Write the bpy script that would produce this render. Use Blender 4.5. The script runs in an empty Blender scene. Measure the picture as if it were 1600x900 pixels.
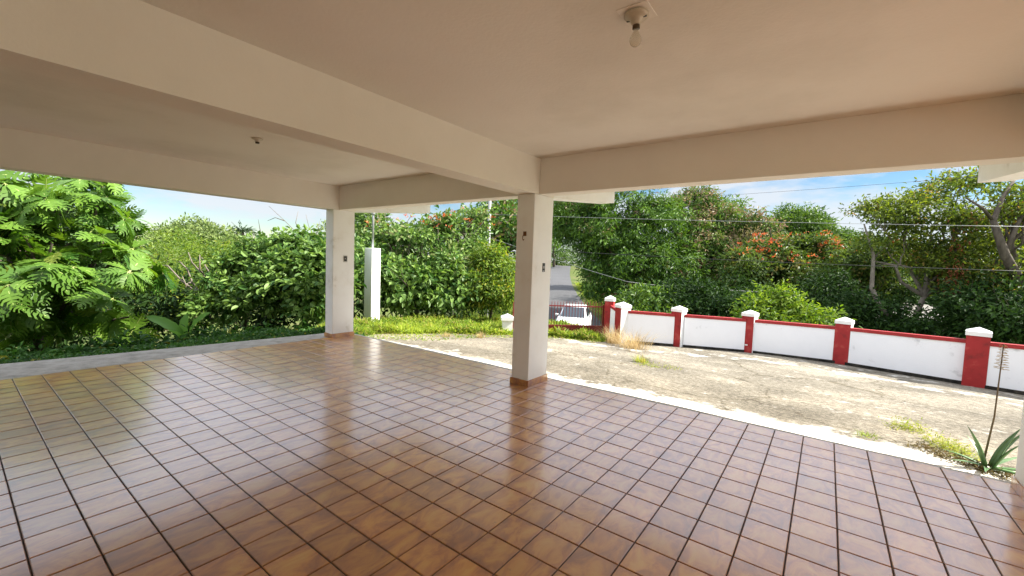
import bpy, math
import numpy as np
from mathutils import Vector, Matrix
R = math.radians
scn = bpy.context.scene
C = scn.collection

# ------------------------------------------------------------------ camera
F_PX = 662.05
CAM = np.array([2.5861, -5.2294, 1.6881])
_yaw, _pit, _rol = R(126.5568), R(-3.6367), R(2.0610)
_f = np.array([math.cos(_yaw)*math.cos(_pit), math.sin(_yaw)*math.cos(_pit), math.sin(_pit)])
_r = np.array([math.sin(_yaw), -math.cos(_yaw), 0.0])
_u = np.cross(_r, _f)
CR = math.cos(_rol)*_r + math.sin(_rol)*_u
CU = -math.sin(_rol)*_r + math.cos(_rol)*_u
cd = bpy.data.cameras.new('camera'); cam = bpy.data.objects.new('camera', cd); C.objects.link(cam)
cd.sensor_width = 36; cd.lens = F_PX/1600*36; cd.clip_start = .05; cd.clip_end = 3000
cam.matrix_world = Matrix(((CR[0], CU[0], -_f[0], CAM[0]), (CR[1], CU[1], -_f[1], CAM[1]),
                           (CR[2], CU[2], -_f[2], CAM[2]), (0, 0, 0, 1)))
scn.camera = cam

# ------------------------------------------------------------------ sun, sky, exposure
SUN_DIR = np.array([.95, .62, 1.0]); SUN_DIR /= np.linalg.norm(SUN_DIR)
SUN_EL = math.asin(SUN_DIR[2]); SUN_AZ = math.atan2(SUN_DIR[0], SUN_DIR[1])
scn.view_settings.view_transform = 'Standard'; scn.view_settings.look = 'None'
scn.view_settings.gamma = 1; scn.view_settings.use_curve_mapping = False
scn.view_settings.exposure = 1.9
sl = bpy.data.lights.new('sun', 'SUN'); sl.energy = 3.7; sl.angle = R(.55); sl.color = (1, .95, .86)
so = bpy.data.objects.new('sun', sl); C.objects.link(so)
so.rotation_euler = Vector(SUN_DIR).to_track_quat('Z', 'Y').to_euler(); so.location = (20, 14, 25)

w = bpy.data.worlds.new('World'); scn.world = w; w.use_nodes = True
nt = w.node_tree; N = nt.nodes; L_ = nt.links; N.clear()
out = N.new('ShaderNodeOutputWorld'); bg = N.new('ShaderNodeBackground'); bg.inputs[1].default_value = .11
sky = N.new('ShaderNodeTexSky'); sky.sky_type = 'NISHITA'; sky.sun_disc = False
sky.sun_elevation = SUN_EL; sky.sun_rotation = SUN_AZ; sky.air_density = 1.0; sky.dust_density = .2; sky.ozone_density = 1.5
tc = N.new('ShaderNodeTexCoord'); mp = N.new('ShaderNodeMapping'); mp.inputs['Scale'].default_value = (1, 1, 2.6)
mp.inputs['Location'].default_value = (.35, .2, .1)
n1 = N.new('ShaderNodeTexNoise'); n1.inputs['Scale'].default_value = 3.4; n1.inputs['Detail'].default_value = 9; n1.inputs['Roughness'].default_value = .58
n1.inputs['Distortion'].default_value = .25
rp = N.new('ShaderNodeValToRGB'); rp.color_ramp.elements[0].position = .42; rp.color_ramp.elements[1].position = .53
rp.color_ramp.elements[0].color = (.0, .0, .0, 1); rp.color_ramp.elements[1].color = (.85, .85, .85, 1)
mx = N.new('ShaderNodeMix'); mx.data_type = 'RGBA'; mx.inputs[7].default_value = (2.1, 2.2, 2.35, 1)
L_.new(tc.outputs['Generated'], mp.inputs[0]); L_.new(mp.outputs[0], n1.inputs['Vector']); L_.new(n1.outputs[0], rp.inputs[0])
hs0 = N.new('ShaderNodeHueSaturation'); hs0.inputs['Saturation'].default_value = 1.3; hs0.inputs['Value'].default_value = .36
L_.new(sky.outputs[0], hs0.inputs['Color'])
L_.new(rp.outputs[0], mx.inputs[0]); L_.new(hs0.outputs[0], mx.inputs[6]); sx = N.new('ShaderNodeSeparateXYZ'); L_.new(tc.outputs['Generated'], sx.inputs[0])      # sky made brighter above the view, added to fill shade and floor sheen
er = N.new('ShaderNodeMapRange'); er.inputs[1].default_value = .175; er.inputs[2].default_value = .36; er.inputs[3].default_value = 0.0; er.inputs[4].default_value = .75; L_.new(sx.outputs[2], er.inputs[0])
m3 = N.new('ShaderNodeMix'); m3.data_type = 'RGBA'; m3.inputs[7].default_value = (5.4, 5.75, 6.5, 1); L_.new(er.outputs[0], m3.inputs[0]); L_.new(mx.outputs[2], m3.inputs[6]); L_.new(m3.outputs[2], bg.inputs[0]); L_.new(bg.outputs[0], out.inputs[0])

# ------------------------------------------------------------------ helpers
def at(x, y, d):
    """world point seen in pixel direction (x, y) at optical depth d metres"""
    return CAM + d*(_f + CR*(x-800)/F_PX + CU*(450-y)/F_PX)

def tag(o, label=None, cat=None, group=None, kind=None):
    if label: o['label'] = label
    if cat: o['category'] = cat
    if group: o['group'] = group
    if kind: o['kind'] = kind
    return o

def thing(name, label, cat, loc=(0, 0, 0), group=None, rz=0):
    o = bpy.data.objects.new(name, None); C.objects.link(o); o.location = [float(v) for v in loc]
    o.rotation_euler = (0, 0, rz); o.empty_display_size = .1
    return tag(o, label, cat, group)

def link(name, me, mats, parent=None, world=True):
    o = bpy.data.objects.new(name, me); C.objects.link(o)
    for m in (mats if isinstance(mats, (list, tuple)) else [mats]): me.materials.append(m)
    if parent is not None:
        o.parent = parent
        if world:      # geometry was given in world coordinates: store it relative to the parent
            M = Matrix.Translation(parent.location) @ Matrix.Rotation(parent.rotation_euler[2], 4, 'Z')
            if parent.parent: M = Matrix.Translation(parent.parent.location) @ M
            if parent.type == 'MESH': M = Matrix.Translation(parent.parent.location) @ Matrix.Rotation(parent.parent.rotation_euler[2], 4, 'Z') if parent.parent else Matrix.Identity(4)
            me.transform(M.inverted())
    return o

class MB:
    """collects faces, builds one mesh"""
    def __init__(s): s.v = []; s.f = []; s.m = []; s.sm = []
    def add(s, vs, fs, mi=0, smooth=False):
        b = len(s.v); s.v += [tuple(float(c) for c in v) for v in vs]
        for f in fs: s.f.append(tuple(i+b for i in f)); s.m.append(mi); s.sm.append(smooth)
        return s
    def box(s, x0, y0, z0, x1, y1, z1, mi=0, bev=0):
        if bev <= 0:
            vs = [(x0,y0,z0),(x1,y0,z0),(x1,y1,z0),(x0,y1,z0),(x0,y0,z1),(x1,y0,z1),(x1,y1,z1),(x0,y1,z1)]
            return s.add(vs, [(0,3,2,1),(4,5,6,7),(0,1,5,4),(1,2,6,5),(2,3,7,6),(3,0,4,7)], mi)
        b = bev; ring = lambda i, z: [(x0+i,y0+b,z),(x0+b,y0+i,z),(x1-b,y0+i,z),(x1-i,y0+b,z),(x1-i,y1-b,z),(x1-b,y1-i,z),(x0+b,y1-i,z),(x0+i,y1-b,z)]
        vs = []
        for i, z in ((b, z0), (0, z0+b), (0, z1-b), (b, z1)):
            r_ = ring(i, z) if i == 0 else [(x0+b,y0+b,z),(x0+b,y0+b,z),(x1-b,y0+b,z),(x1-b,y0+b,z),(x1-b,y1-b,z),(x1-b,y1-b,z),(x0+b,y1-b,z),(x0+b,y1-b,z)]
            vs += r_
        fs = []
        for k in range(3):
            for j in range(8): fs.append((k*8+j, k*8+(j+1) % 8, (k+1)*8+(j+1) % 8, (k+1)*8+j))
        fs += [(0,6,4,2)[::1], (24,26,28,30)]
        return s.add(vs, fs, mi)
    def tube(s, pts, rad, n=8, mi=0, cap=True, smooth=True):
        pts = [np.array(p, float) for p in pts]; m = len(pts)
        if not hasattr(rad, '__len__'): rad = [rad]*m
        vs = []; up = None
        for k in range(m):
            t = pts[min(k+1, m-1)]-pts[max(k-1, 0)]; t /= np.linalg.norm(t)+1e-9
            if up is None: up = np.array([0, 0, 1.]) if abs(t[2]) < .9 else np.array([1., 0, 0])
            a = np.cross(t, up); a /= np.linalg.norm(a)+1e-9; b = np.cross(a, t); up = b
            for j in range(n):
                th = 2*math.pi*j/n; vs.append(pts[k]+rad[k]*(math.cos(th)*a+math.sin(th)*b))
        fs = [(k*n+j, k*n+(j+1) % n, (k+1)*n+(j+1) % n, (k+1)*n+j) for k in range(m-1) for j in range(n)]
        if cap: fs += [tuple(range(n))[::-1], tuple((m-1)*n+j for j in range(n))]
        return s.add(vs, fs, mi, smooth)
    def lathe(s, c, prof, n=20, mi=0, smooth=True):
        vs = [(c[0]+r*math.cos(2*math.pi*j/n), c[1]+r*math.sin(2*math.pi*j/n), c[2]+z) for r, z in prof for j in range(n)]
        fs = [(k*n+j, k*n+(j+1) % n, (k+1)*n+(j+1) % n, (k+1)*n+j) for k in range(len(prof)-1) for j in range(n)]
        return s.add(vs, fs, mi, smooth)
    def prism(s, poly, z0, z1, mi=0):
        n = len(poly); vs = [(x, y, z0) for x, y in poly]+[(x, y, z1) for x, y in poly]
        fs = [tuple(range(n))[::-1], tuple(range(n, 2*n))]+[(i, (i+1) % n, n+(i+1) % n, n+i) for i in range(n)]
        return s.add(vs, fs, mi)
    def build(s, name, mats, parent=None, world=True, fix=True):
        me = bpy.data.meshes.new(name); me.from_pydata(s.v, [], s.f)
        me.polygons.foreach_set('material_index', s.m); me.polygons.foreach_set('use_smooth', s.sm)
        if fix:
            import bmesh
            bm = bmesh.new(); bm.from_mesh(me); bmesh.ops.remove_doubles(bm, verts=bm.verts, dist=1e-5)
            bmesh.ops.recalc_face_normals(bm, faces=bm.faces); bm.to_mesh(me); bm.free()
        return link(name, me, mats, parent, world)

def quads(name, V, Fq, mats, parent=None, attrs=None, mi=None, world=True, smooth=False):
    """fast mesh from numpy: V (n,3), Fq (m,4)"""
    me = bpy.data.meshes.new(name); V = np.ascontiguousarray(V, np.float32); Fq = np.ascontiguousarray(Fq, np.int32)
    me.vertices.add(len(V)); me.vertices.foreach_set('co', V.ravel())
    me.loops.add(Fq.size); me.loops.foreach_set('vertex_index', Fq.ravel())
    me.polygons.add(len(Fq)); me.polygons.foreach_set('loop_start', np.arange(0, Fq.size, 4, dtype=np.int32))
    if mi is not None: me.polygons.foreach_set('material_index', np.asarray(mi, np.int32))
    me.update(calc_edges=True)
    me.polygons.foreach_set('use_smooth', np.full(len(Fq), bool(smooth)))
    for k, a in (attrs or {}).items():
        at_ = me.attributes.new(k, 'FLOAT', 'POINT'); at_.data.foreach_set('value', np.ascontiguousarray(a, np.float32))
    return link(name, me, mats, parent, world)

# ------------------------------------------------------------------ materials
def mat(name, col, rough=.7, spec=.5, metal=0):
    m = bpy.data.materials.new(name); m.use_nodes = True; b = m.node_tree.nodes['Principled BSDF']
    b.inputs['Base Color'].default_value = (*col, 1); b.inputs['Roughness'].default_value = rough
    b.inputs['Specular IOR Level'].default_value = spec; b.inputs['Metallic'].default_value = metal
    return m

def noisy(name, cols, scale=4, rough=.8, bump=.2, bscale=60, spec=.3, pos=None, detail=6, stretch=(1, 1, 1), bdist=.01):
    """mottled surface: noise through a colour ramp, plus fine bump"""
    m = mat(name, cols[0], rough, spec); t = m.node_tree; n = t.nodes; b = n['Principled BSDF']
    tc = n.new('ShaderNodeTexCoord'); mp = n.new('ShaderNodeMapping'); mp.inputs['Scale'].default_value = stretch
    a = n.new('ShaderNodeTexNoise'); a.inputs['Scale'].default_value = scale; a.inputs['Detail'].default_value = detail; a.inputs['Roughness'].default_value = .62
    r = n.new('ShaderNodeValToRGB'); k = len(cols)
    pos = pos or [.3+.4*i/(k-1) for i in range(k)]
    while len(r.color_ramp.elements) < k: r.color_ramp.elements.new(.5)
    for e, c, p in zip(r.color_ramp.elements, cols, pos): e.position = p; e.color = (*c, 1)
    t.links.new(tc.outputs['Object'], mp.inputs[0]); t.links.new(mp.outputs[0], a.inputs['Vector']); t.links.new(a.outputs[0], r.inputs[0]); t.links.new(r.outputs[0], b.inputs['Base Color'])
    if bump:
        c = n.new('ShaderNodeTexNoise'); c.inputs['Scale'].default_value = bscale; c.inputs['Detail'].default_value = 5
        bu = n.new('ShaderNodeBump'); bu.inputs['Strength'].default_value = bump; bu.inputs['Distance'].default_value = bdist
        t.links.new(mp.outputs[0], c.inputs['Vector']); t.links.new(c.outputs[0], bu.inputs['Height']); t.links.new(bu.outputs[0], b.inputs['Normal'])
    return m

def leafmat(name, dark, light, flush=(.3, .12, .06), rough=.42, transl=.35, spec=.28):
    rough = rough+.08
    m = mat(name, light, rough, spec); t = m.node_tree; n = t.nodes; l = t.links; b = n['Principled BSDF']; o = n['Material Output']
    at_ = n.new('ShaderNodeAttribute'); at_.attribute_name = 'tone'
    fl = n.new('ShaderNodeAttribute'); fl.attribute_name = 'flush'
    r = n.new('ShaderNodeValToRGB'); r.color_ramp.elements[0].color = (*dark, 1); r.color_ramp.elements[1].color = (*light, 1)
    mx = n.new('ShaderNodeMix'); mx.data_type = 'RGBA'; mx.inputs[7].default_value = (*flush, 1)
    l.new(at_.outputs['Fac'], r.inputs[0]); l.new(fl.outputs['Fac'], mx.inputs[0]); l.new(r.outputs[0], mx.inputs[6]); l.new(mx.outputs[2], b.inputs['Base Color'])
    tr = n.new('ShaderNodeBsdfTranslucent'); hs = n.new('ShaderNodeHueSaturation'); hs.inputs['Value'].default_value = 1.5; hs.inputs['Saturation'].default_value = 1.1; hs.inputs['Hue'].default_value = .49
    l.new(mx.outputs[2], hs.inputs['Color']); l.new(hs.outputs[0], tr.inputs[0])
    ms = n.new('ShaderNodeMixShader'); ms.inputs[0].default_value = transl
    l.new(b.outputs[0], ms.inputs[1]); l.new(tr.outputs[0], ms.inputs[2]); l.new(ms.outputs[0], o.inputs[0])
    return m

M = {}
M['stucco'] = noisy('painted_stucco', [(.82, .78, .71), (.87, .83, .76)], 1.6, .85, .35, 90, .2, bdist=.004)
M['soffit'] = noisy('painted_ceiling', [(.74, .70, .63), (.84, .80, .735), (.87, .835, .775)], .55, .85, .45, 45, .2, bdist=.004)
M['colpaint'] = noisy('column_paint', [(.68, .66, .61), (.84, .83, .81), (.87, .87, .86), (.89, .89, .88)], 3.0, .75, .35, 50, .3, pos=[.27, .37, .5, .7], bdist=.004)
M['wallpaint'] = noisy('wall_paint', [(.60, .61, .63), (.84, .85, .88), (.87, .88, .91)], 2.6, .8, .25, 40, .3, pos=[.27, .36, .7])
M['white'] = noisy('white_paint', [(.72, .72, .70), (.82, .82, .80)], 3, .7, .15, 40)
M['red'] = noisy('red_paint', [(.17, .014, .014), (.30, .017, .018), (.34, .020, .022), (.40, .07, .055)], 4, .6, .15, 50, .4)
M['gatered'] = noisy('gate_paint', [(.14, .016, .014), (.22, .022, .02)], 9, .55, .1, 90, .4)
M['lip'] = noisy('edge_concrete', [(.26, .25, .22), (.40, .38, .34), (.48, .46, .42)], 7, .9, .4, 60, .2)
M['kerb'] = noisy('kerb_concrete', [(.20, .19, .17), (.31, .29, .26), (.38, .36, .33)], 5, .9, .4, 70, .2)
M['grout'] = noisy('grout', [(.05, .038, .030), (.11, .09, .075)], 12, .9, .2, 90, .2)
M['asphalt'] = noisy('asphalt', [(.06, .06, .063), (.10, .099, .10)], 6, .85, .4, 90, .3)
M['soil'] = noisy('soil_ground', [(.05, .07, .02), (.09, .12, .03), (.14, .12, .06)], .6, .95, .5, 8, .1, bdist=.05)
M['bark'] = noisy('bark', [(.05, .04, .03), (.13, .105, .08)], 9, .9, .5, 30, .2, stretch=(1, 1, .3))
M['palebark'] = noisy('pale_bark', [(.11, .09, .07), (.22, .19, .15)], 9, .9, .4, 30, .2, stretch=(1, 1, .3))
M['base_black'] = noisy('base_band_black', [(.012, .011, .010), (.03, .028, .024), (.07, .06, .05)], 8, .9, .3, 50, .1)
M['glass'] = mat('dark_glass', (.02, .03, .04), .06, .8)
M['carwhite'] = mat('car_paint', (.78, .79, .80), .22, .6)
M['rubber'] = mat('rubber', (.02, .02, .02), .8, .2)
M['metal'] = mat('grey_metal', (.42, .43, .44), .4, .5, .7)
M['plastic'] = mat('plate_plastic', (.55, .55, .52), .45)
M['dark'] = mat('dark_slot', (.03, .028, .025), .6)
M['wire'] = mat('wire_black', (.03, .03, .03), .6)
M['palewire'] = mat('wire_pale', (.28, .28, .28), .5)
M['porcelain'] = noisy('porcelain', [(.50, .44, .34), (.62, .56, .46)], 20, .3, 0, spec=.6)
M['bronze'] = mat('dark_socket', (.10, .075, .05), .4, .5, .3)
M['rust'] = noisy('rust', [(.12, .05, .02), (.25, .12, .06)], 30, .8, .1, 90)

# glazed brown floor tile: every tile its own mottling
m = mat('glazed_tile', (.3, .15, .06), .24, .5); M['tile'] = m
t = m.node_tree; n = t.nodes; l = t.links; b = n['Principled BSDF']
tc = n.new('ShaderNodeTexCoord'); ge = n.new('ShaderNodeNewGeometry'); sc = n.new('ShaderNodeVectorMath'); sc.operation = 'SCALE'
l.new(ge.outputs['Random Per Island'], sc.inputs['Scale']); sc.inputs[0].default_value = (37, 53, 19)
ad = n.new('ShaderNodeVectorMath'); ad.operation = 'ADD'; l.new(tc.outputs['Object'], ad.inputs[0]); l.new(sc.outputs[0], ad.inputs[1])
no = n.new('ShaderNodeTexNoise'); no.inputs['Scale'].default_value = 6; no.inputs['Detail'].default_value = 5; no.inputs['Roughness'].default_value = .6; no.inputs['Distortion'].default_value = .8
mpp = n.new('ShaderNodeMapping'); mpp.inputs['Scale'].default_value = (1.5, .75, 1); l.new(ad.outputs[0], mpp.inputs[0]); l.new(mpp.outputs[0], no.inputs['Vector'])
rr = n.new('ShaderNodeValToRGB')
for c_, p_ in (((.25, .078, .014), .30), ((.40, .142, .016), .45), ((.50, .215, .022), .56), ((.54, .28, .04), .70)):
    e = rr.color_ramp.elements[0] if p_ == .30 else (rr.color_ramp.elements.new(p_) if p_ < .70 else rr.color_ramp.elements[-1])
    e.position = p_; e.color = (*c_, 1)
# the glaze is burnt darker towards the rim of every tile
sp = n.new('ShaderNodeSeparateXYZ'); l.new(tc.outputs['Object'], sp.inputs[0]); rim = []
for k_ in (0, 1):
    pm_ = n.new('ShaderNodeMath'); pm_.operation = 'PINGPONG'; pm_.inputs[1].default_value = .125; l.new(sp.outputs[k_], pm_.inputs[0]); rim.append(pm_)
mi_ = n.new('ShaderNodeMath'); mi_.operation = 'MINIMUM'; l.new(rim[0].outputs[0], mi_.inputs[0]); l.new(rim[1].outputs[0], mi_.inputs[1])
rm_ = n.new('ShaderNodeMapRange'); rm_.inputs[1].default_value = 0; rm_.inputs[2].default_value = .075; rm_.inputs[3].default_value = -.085; rm_.inputs[4].default_value = .035; l.new(mi_.outputs[0], rm_.inputs[0])
ad_ = n.new('ShaderNodeMath'); l.new(no.outputs[0], ad_.inputs[0]); l.new(rm_.outputs[0], ad_.inputs[1]); l.new(ad_.outputs[0], rr.inputs[0])
hv = n.new('ShaderNodeHueSaturation'); mr = n.new('ShaderNodeMapRange'); mr.inputs[3].default_value = .85; mr.inputs[4].default_value = 1.15
l.new(ge.outputs['Random Per Island'], mr.inputs[0]); l.new(mr.outputs[0], hv.inputs['Value']); l.new(rr.outputs[0], hv.inputs['Color'])
# a grimy film of dust lies on the glaze in patches
d1 = n.new('ShaderNodeTexNoise'); d1.inputs['Scale'].default_value = 1.3; d1.inputs['Detail'].default_value = 8; d1.inputs['Roughness'].default_value = .7; l.new(tc.outputs['Object'], d1.inputs['Vector'])
dr = n.new('ShaderNodeValToRGB'); dr.color_ramp.elements[0].position = .42; dr.color_ramp.elements[1].position = .75; dr.color_ramp.elements[1].color = (.13, .13, .13, 1)
l.new(d1.outputs[0], dr.inputs[0]); mxd = n.new('ShaderNodeMix'); mxd.data_type = 'RGBA'; mxd.inputs[7].default_value = (.30, .26, .22, 1)
l.new(dr.outputs[0], mxd.inputs[0]); l.new(hv.outputs[0], mxd.inputs[6]); sc1 = n.new('ShaderNodeTexNoise'); sc1.inputs['Scale'].default_value = 11; sc1.inputs['Detail'].default_value = 9; sc1.inputs['Roughness'].default_value = .75; l.new(tc.outputs['Object'], sc1.inputs['Vector'])
scr = n.new('ShaderNodeValToRGB'); scr.color_ramp.elements[0].position = .62; scr.color_ramp.elements[1].position = .72; scr.color_ramp.elements[1].color = (.7, .7, .7, 1); l.new(sc1.outputs[0], scr.inputs[0])
mxs = n.new('ShaderNodeMix'); mxs.data_type = 'RGBA'; mxs.inputs[7].default_value = (.06, .045, .035, 1); l.new(scr.outputs[0], mxs.inputs[0]); l.new(mxd.outputs[2], mxs.inputs[6]); l.new(mxs.outputs[2], b.inputs['Base Color'])
mr2 = n.new('ShaderNodeMapRange'); mr2.inputs[1].default_value = .3; mr2.inputs[2].default_value = .75; mr2.inputs[3].default_value = .34; mr2.inputs[4].default_value = .48; b.inputs['Coat Weight'].default_value = .85; b.inputs['Coat Roughness'].default_value = .17; b.inputs['Coat IOR'].default_value = 1.6; b.inputs['IOR'].default_value = 1.8; l.new(d1.outputs[0], mr2.inputs[0]); l.new(mr2.outputs[0], b.inputs['Roughness'])
bn = n.new('ShaderNodeTexNoise'); bn.inputs['Scale'].default_value = 14; bn.inputs['Detail'].default_value = 3; l.new(tc.outputs['Object'], bn.inputs['Vector'])
bu = n.new('ShaderNodeBump'); bu.inputs['Strength'].default_value = .05; bu.inputs['Distance'].default_value = .004; l.new(bn.outputs[0], bu.inputs['Height']); l.new(bu.outputs[0], b.inputs['Normal'])

# weathered driveway concrete
m = mat('driveway_concrete', (.3, .28, .24), .92, .2); M['drive'] = m
t = m.node_tree; n = t.nodes; l = t.links; b = n['Principled BSDF']; tc = n.new('ShaderNodeTexCoord')
def _n(s, d=8, r=.65, st=None):
    x = n.new('ShaderNodeTexNoise'); x.inputs['Scale'].default_value = s; x.inputs['Detail'].default_value = d; x.inputs['Roughness'].default_value = r
    if st:
        q = n.new('ShaderNodeMapping'); q.inputs['Scale'].default_value = st; q.inputs['Rotation'].default_value = (0, 0, .1); l.new(tc.outputs['Object'], q.inputs[0]); l.new(q.outputs[0], x.inputs['Vector'])
    else: l.new(tc.outputs['Object'], x.inputs['Vector'])
    return x
def _r(src, stops):
    x = n.new('ShaderNodeValToRGB')
    while len(x.color_ramp.elements) < len(stops): x.color_ramp.elements.new(.5)
    for e, (p_, c_) in zip(x.color_ramp.elements, stops): e.position = p_; e.color = (*c_, 1)
    l.new(src, x.inputs[0]); return x
fine = _r(_n(15, 10, .8, (1, 1.3, 1)).outputs[0], [(.34, (.07, .062, .048)), (.48, (.19, .172, .14)), (.62, (.33, .305, .255))])
big = _r(_n(.55, 7, .6, (1, 1.6, 1)).outputs[0], [(.36, (.66, .64, .60)), (.50, (.95, .93, .88)), (.64, (1.35, 1.3, 1.22))])
mul = n.new('ShaderNodeMix'); mul.data_type = 'RGBA'; mul.blend_type = 'MULTIPLY'; mul.inputs[0].default_value = 1
l.new(fine.outputs[0], mul.inputs[6]); l.new(big.outputs[0], mul.inputs[7])
grit = _r(_n(60, 6, .8).outputs[0], [(.36, (.45, .43, .40)), (.50, (1, 1, 1)), (.66, (1.25, 1.22, 1.16))])
mg = n.new('ShaderNodeMix'); mg.data_type = 'RGBA'; mg.blend_type = 'MULTIPLY'; mg.inputs[0].default_value = 1; l.new(mul.outputs[2], mg.inputs[6]); l.new(grit.outputs[0], mg.inputs[7])
wn = _n(1.6, 6, .7); wv_ = n.new('ShaderNodeVectorMath'); wv_.operation = 'MULTIPLY_ADD'; wv_.inputs[1].default_value = (.9, .9, 0); l.new(wn.outputs['Color'], wv_.inputs[0]); l.new(tc.outputs['Object'], wv_.inputs[2])
vo = n.new('ShaderNodeTexVoronoi'); vo.feature = 'DISTANCE_TO_EDGE'; vo.inputs['Scale'].default_value = .42; l.new(wv_.outputs[0], vo.inputs['Vector'])
ck = _r(vo.outputs['Distance'], [(.0, (.45, .42, .37)), (.005, (.72, .70, .64)), (.012, (1, 1, 1))])
mul = n.new('ShaderNodeMix'); mul.data_type = 'RGBA'; mul.blend_type = 'MULTIPLY'; mul.inputs[0].default_value = 1; l.new(mg.outputs[2], mul.inputs[6]); l.new(ck.outputs[0], mul.inputs[7])
cl = n.new('ShaderNodeAttribute'); cl.attribute_name = 'clean'
cn = _n(2.6, 10, .72); ma = n.new('ShaderNodeMath'); ma.operation = 'MULTIPLY_ADD'; ma.inputs[1].default_value = 3.0; ma.inputs[2].default_value = -1.55
l.new(cn.outputs[0], ma.inputs[0]); m2 = n.new('ShaderNodeMath'); m2.operation = 'ADD'; m2.use_clamp = True; l.new(ma.outputs[0], m2.inputs[0]); l.new(cl.outputs['Fac'], m2.inputs[1])
cr_ = _r(m2.outputs[0], [(.25, (0, 0, 0)), (.8, (1, 1, 1))])
mx = n.new('ShaderNodeMix'); mx.data_type = 'RGBA'; mx.inputs[7].default_value = (.78, .75, .68, 1)
l.new(cr_.outputs[0], mx.inputs[0]); l.new(mul.outputs[2], mx.inputs[6]); l.new(mx.outputs[2], b.inputs['Base Color'])
bu = n.new('ShaderNodeBump'); bu.inputs['Strength'].default_value = .7; bu.inputs['Distance'].default_value = .015
l.new(_n(30, 6, .7).outputs[0], bu.inputs['Height']); l.new(bu.outputs[0], b.inputs['Normal'])

M['mango'] = leafmat('mango_leaf', (.020, .060, .010), (.13, .24, .028), (.26, .12, .09), .38, .22)
M['mangob'] = leafmat('dense_leaf', (.026, .070, .012), (.15, .25, .032), (.36, .22, .15), .4, .24)
M['tulip'] = leafmat('tulip_leaf', (.026, .06, .012), (.13, .19, .03), (.25, .18, .06), .4, .3)
M['shrub'] = leafmat('broad_leaf', (.035, .095, .016), (.20, .31, .07), (.34, .34, .16), .38, .32)
M['lime'] = leafmat('lime_leaf', (.055, .12, .015), (.20, .28, .035), (.4, .35, .05), .45, .42)
M['airy'] = leafmat('airy_leaf', (.040, .075, .012), (.18, .23, .03), (.34, .20, .05), .42, .4)
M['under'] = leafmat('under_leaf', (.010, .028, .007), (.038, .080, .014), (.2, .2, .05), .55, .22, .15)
M['bread'] = leafmat('breadfruit_leaf', (.032, .095, .012), (.15, .27, .035), (.40, .42, .06), .36, .35)
M['rib'] = mat('leaf_rib', (.36, .42, .12), .5)
M['banana'] = leafmat('banana_leaf', (.09, .22, .04), (.17, .33, .07), (.3, .3, .05), .4, .45)
M['cover'] = leafmat('ground_cover_leaf', (.020, .065, .012), (.07, .17, .03), (.3, .3, .05), .45, .3)
M['weed'] = leafmat('weed_leaf', (.10, .19, .02), (.38, .46, .07), (.48, .38, .14), .5, .4)
M['dry'] = leafmat('dry_grass', (.32, .23, .10), (.62, .50, .28), (.5, .4, .2), .7, .3)
M['aloe'] = noisy('aloe_flesh', [(.07, .15, .05), (.14, .26, .09)], 6, .4, .05, 40, .5)
M['stalk'] = mat('aloe_stalk', (.14, .10, .05), .7)
M['bud'] = mat('aloe_bud', (.42, .30, .14), .7)
M['flower'] = leafmat('orange_flower', (.42, .09, .035), (.62, .24, .10), (.6, .35, .15), .5, .3)
M['pod'] = leafmat('dry_pod', (.14, .04, .015), (.30, .10, .04), (.3, .1, .05), .8, .15)
M['litter'] = leafmat('leaf_litter', (.07, .05, .025), (.26, .19, .09), (.2, .2, .06), .7, .15)
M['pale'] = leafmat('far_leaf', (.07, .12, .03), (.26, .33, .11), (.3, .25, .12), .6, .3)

# ------------------------------------------------------------------ terrain
PLOT = np.array([(-6.9, -12), (-6.7, 1.0), (-7.6, 5.0), (-6.0, 8.2), (-2.4, 7.3), (.95, 8.5), (5.1, 7.6), (14, 6), (14, -12)], float)
def plane(X, Y): return -.08-.06*Y+.012*(X-4)
def outdist(X, Y):
    X = np.asarray(X, float); Y = np.asarray(Y, float); d = np.full(X.shape, 1e9); ins = np.zeros(X.shape, bool)
    n_ = len(PLOT)
    for k in range(n_):
        a = PLOT[k]; b = PLOT[(k+1) % n_]; e = b-a
        t_ = np.clip(((X-a[0])*e[0]+(Y-a[1])*e[1])/(e@e), 0, 1)
        d = np.minimum(d, np.hypot(X-a[0]-t_*e[0], Y-a[1]-t_*e[1]))
        c1 = (a[1] > Y) != (b[1] > Y)
        with np.errstate(divide='ignore', invalid='ignore'):
            xi = (b[0]-a[0])*(Y-a[1])/(b[1]-a[1] if b[1] != a[1] else 1e-9)+a[0]
        ins ^= c1 & (X < xi)
    return np.where(ins, 0, d)
def ground(X, Y):
    X = np.asarray(X, float); Y = np.asarray(Y, float)
    d = outdist(X, Y); w_ = np.clip(d/9, 0, 1); w_ = w_*w_*(3-2*w_)
    near = np.where(Y > 0, plane(X, Y), plane(X, 0*Y))-.05
    near = np.clip(near, -.8, 0)
    D = np.hypot(X-CAM[0], Y-CAM[1])
    far = -2.3+np.clip((D-30)*.045, 0, 3.2)*np.clip((Y-5)/15, 0, 1)
    far = far-.6*np.clip((-X-8)/6, 0, 1)*np.clip((6-Y)/8, 0, 1)
    bump_ = .10*np.sin(X*.9+1)*np.cos(Y*.7)*np.clip(d/3, 0, 1)
    return near*(1-w_)+far*w_+bump_
s_ = np.linspace(-1, 1, 261); g = np.sinh(s_*6.2)/np.sinh(6.2)*900
GX, GY = np.meshgrid(g-2, g+4); GZ = ground(GX, GY); n_ = len(g)
idx = np.arange(n_*n_).reshape(n_, n_)
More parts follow.
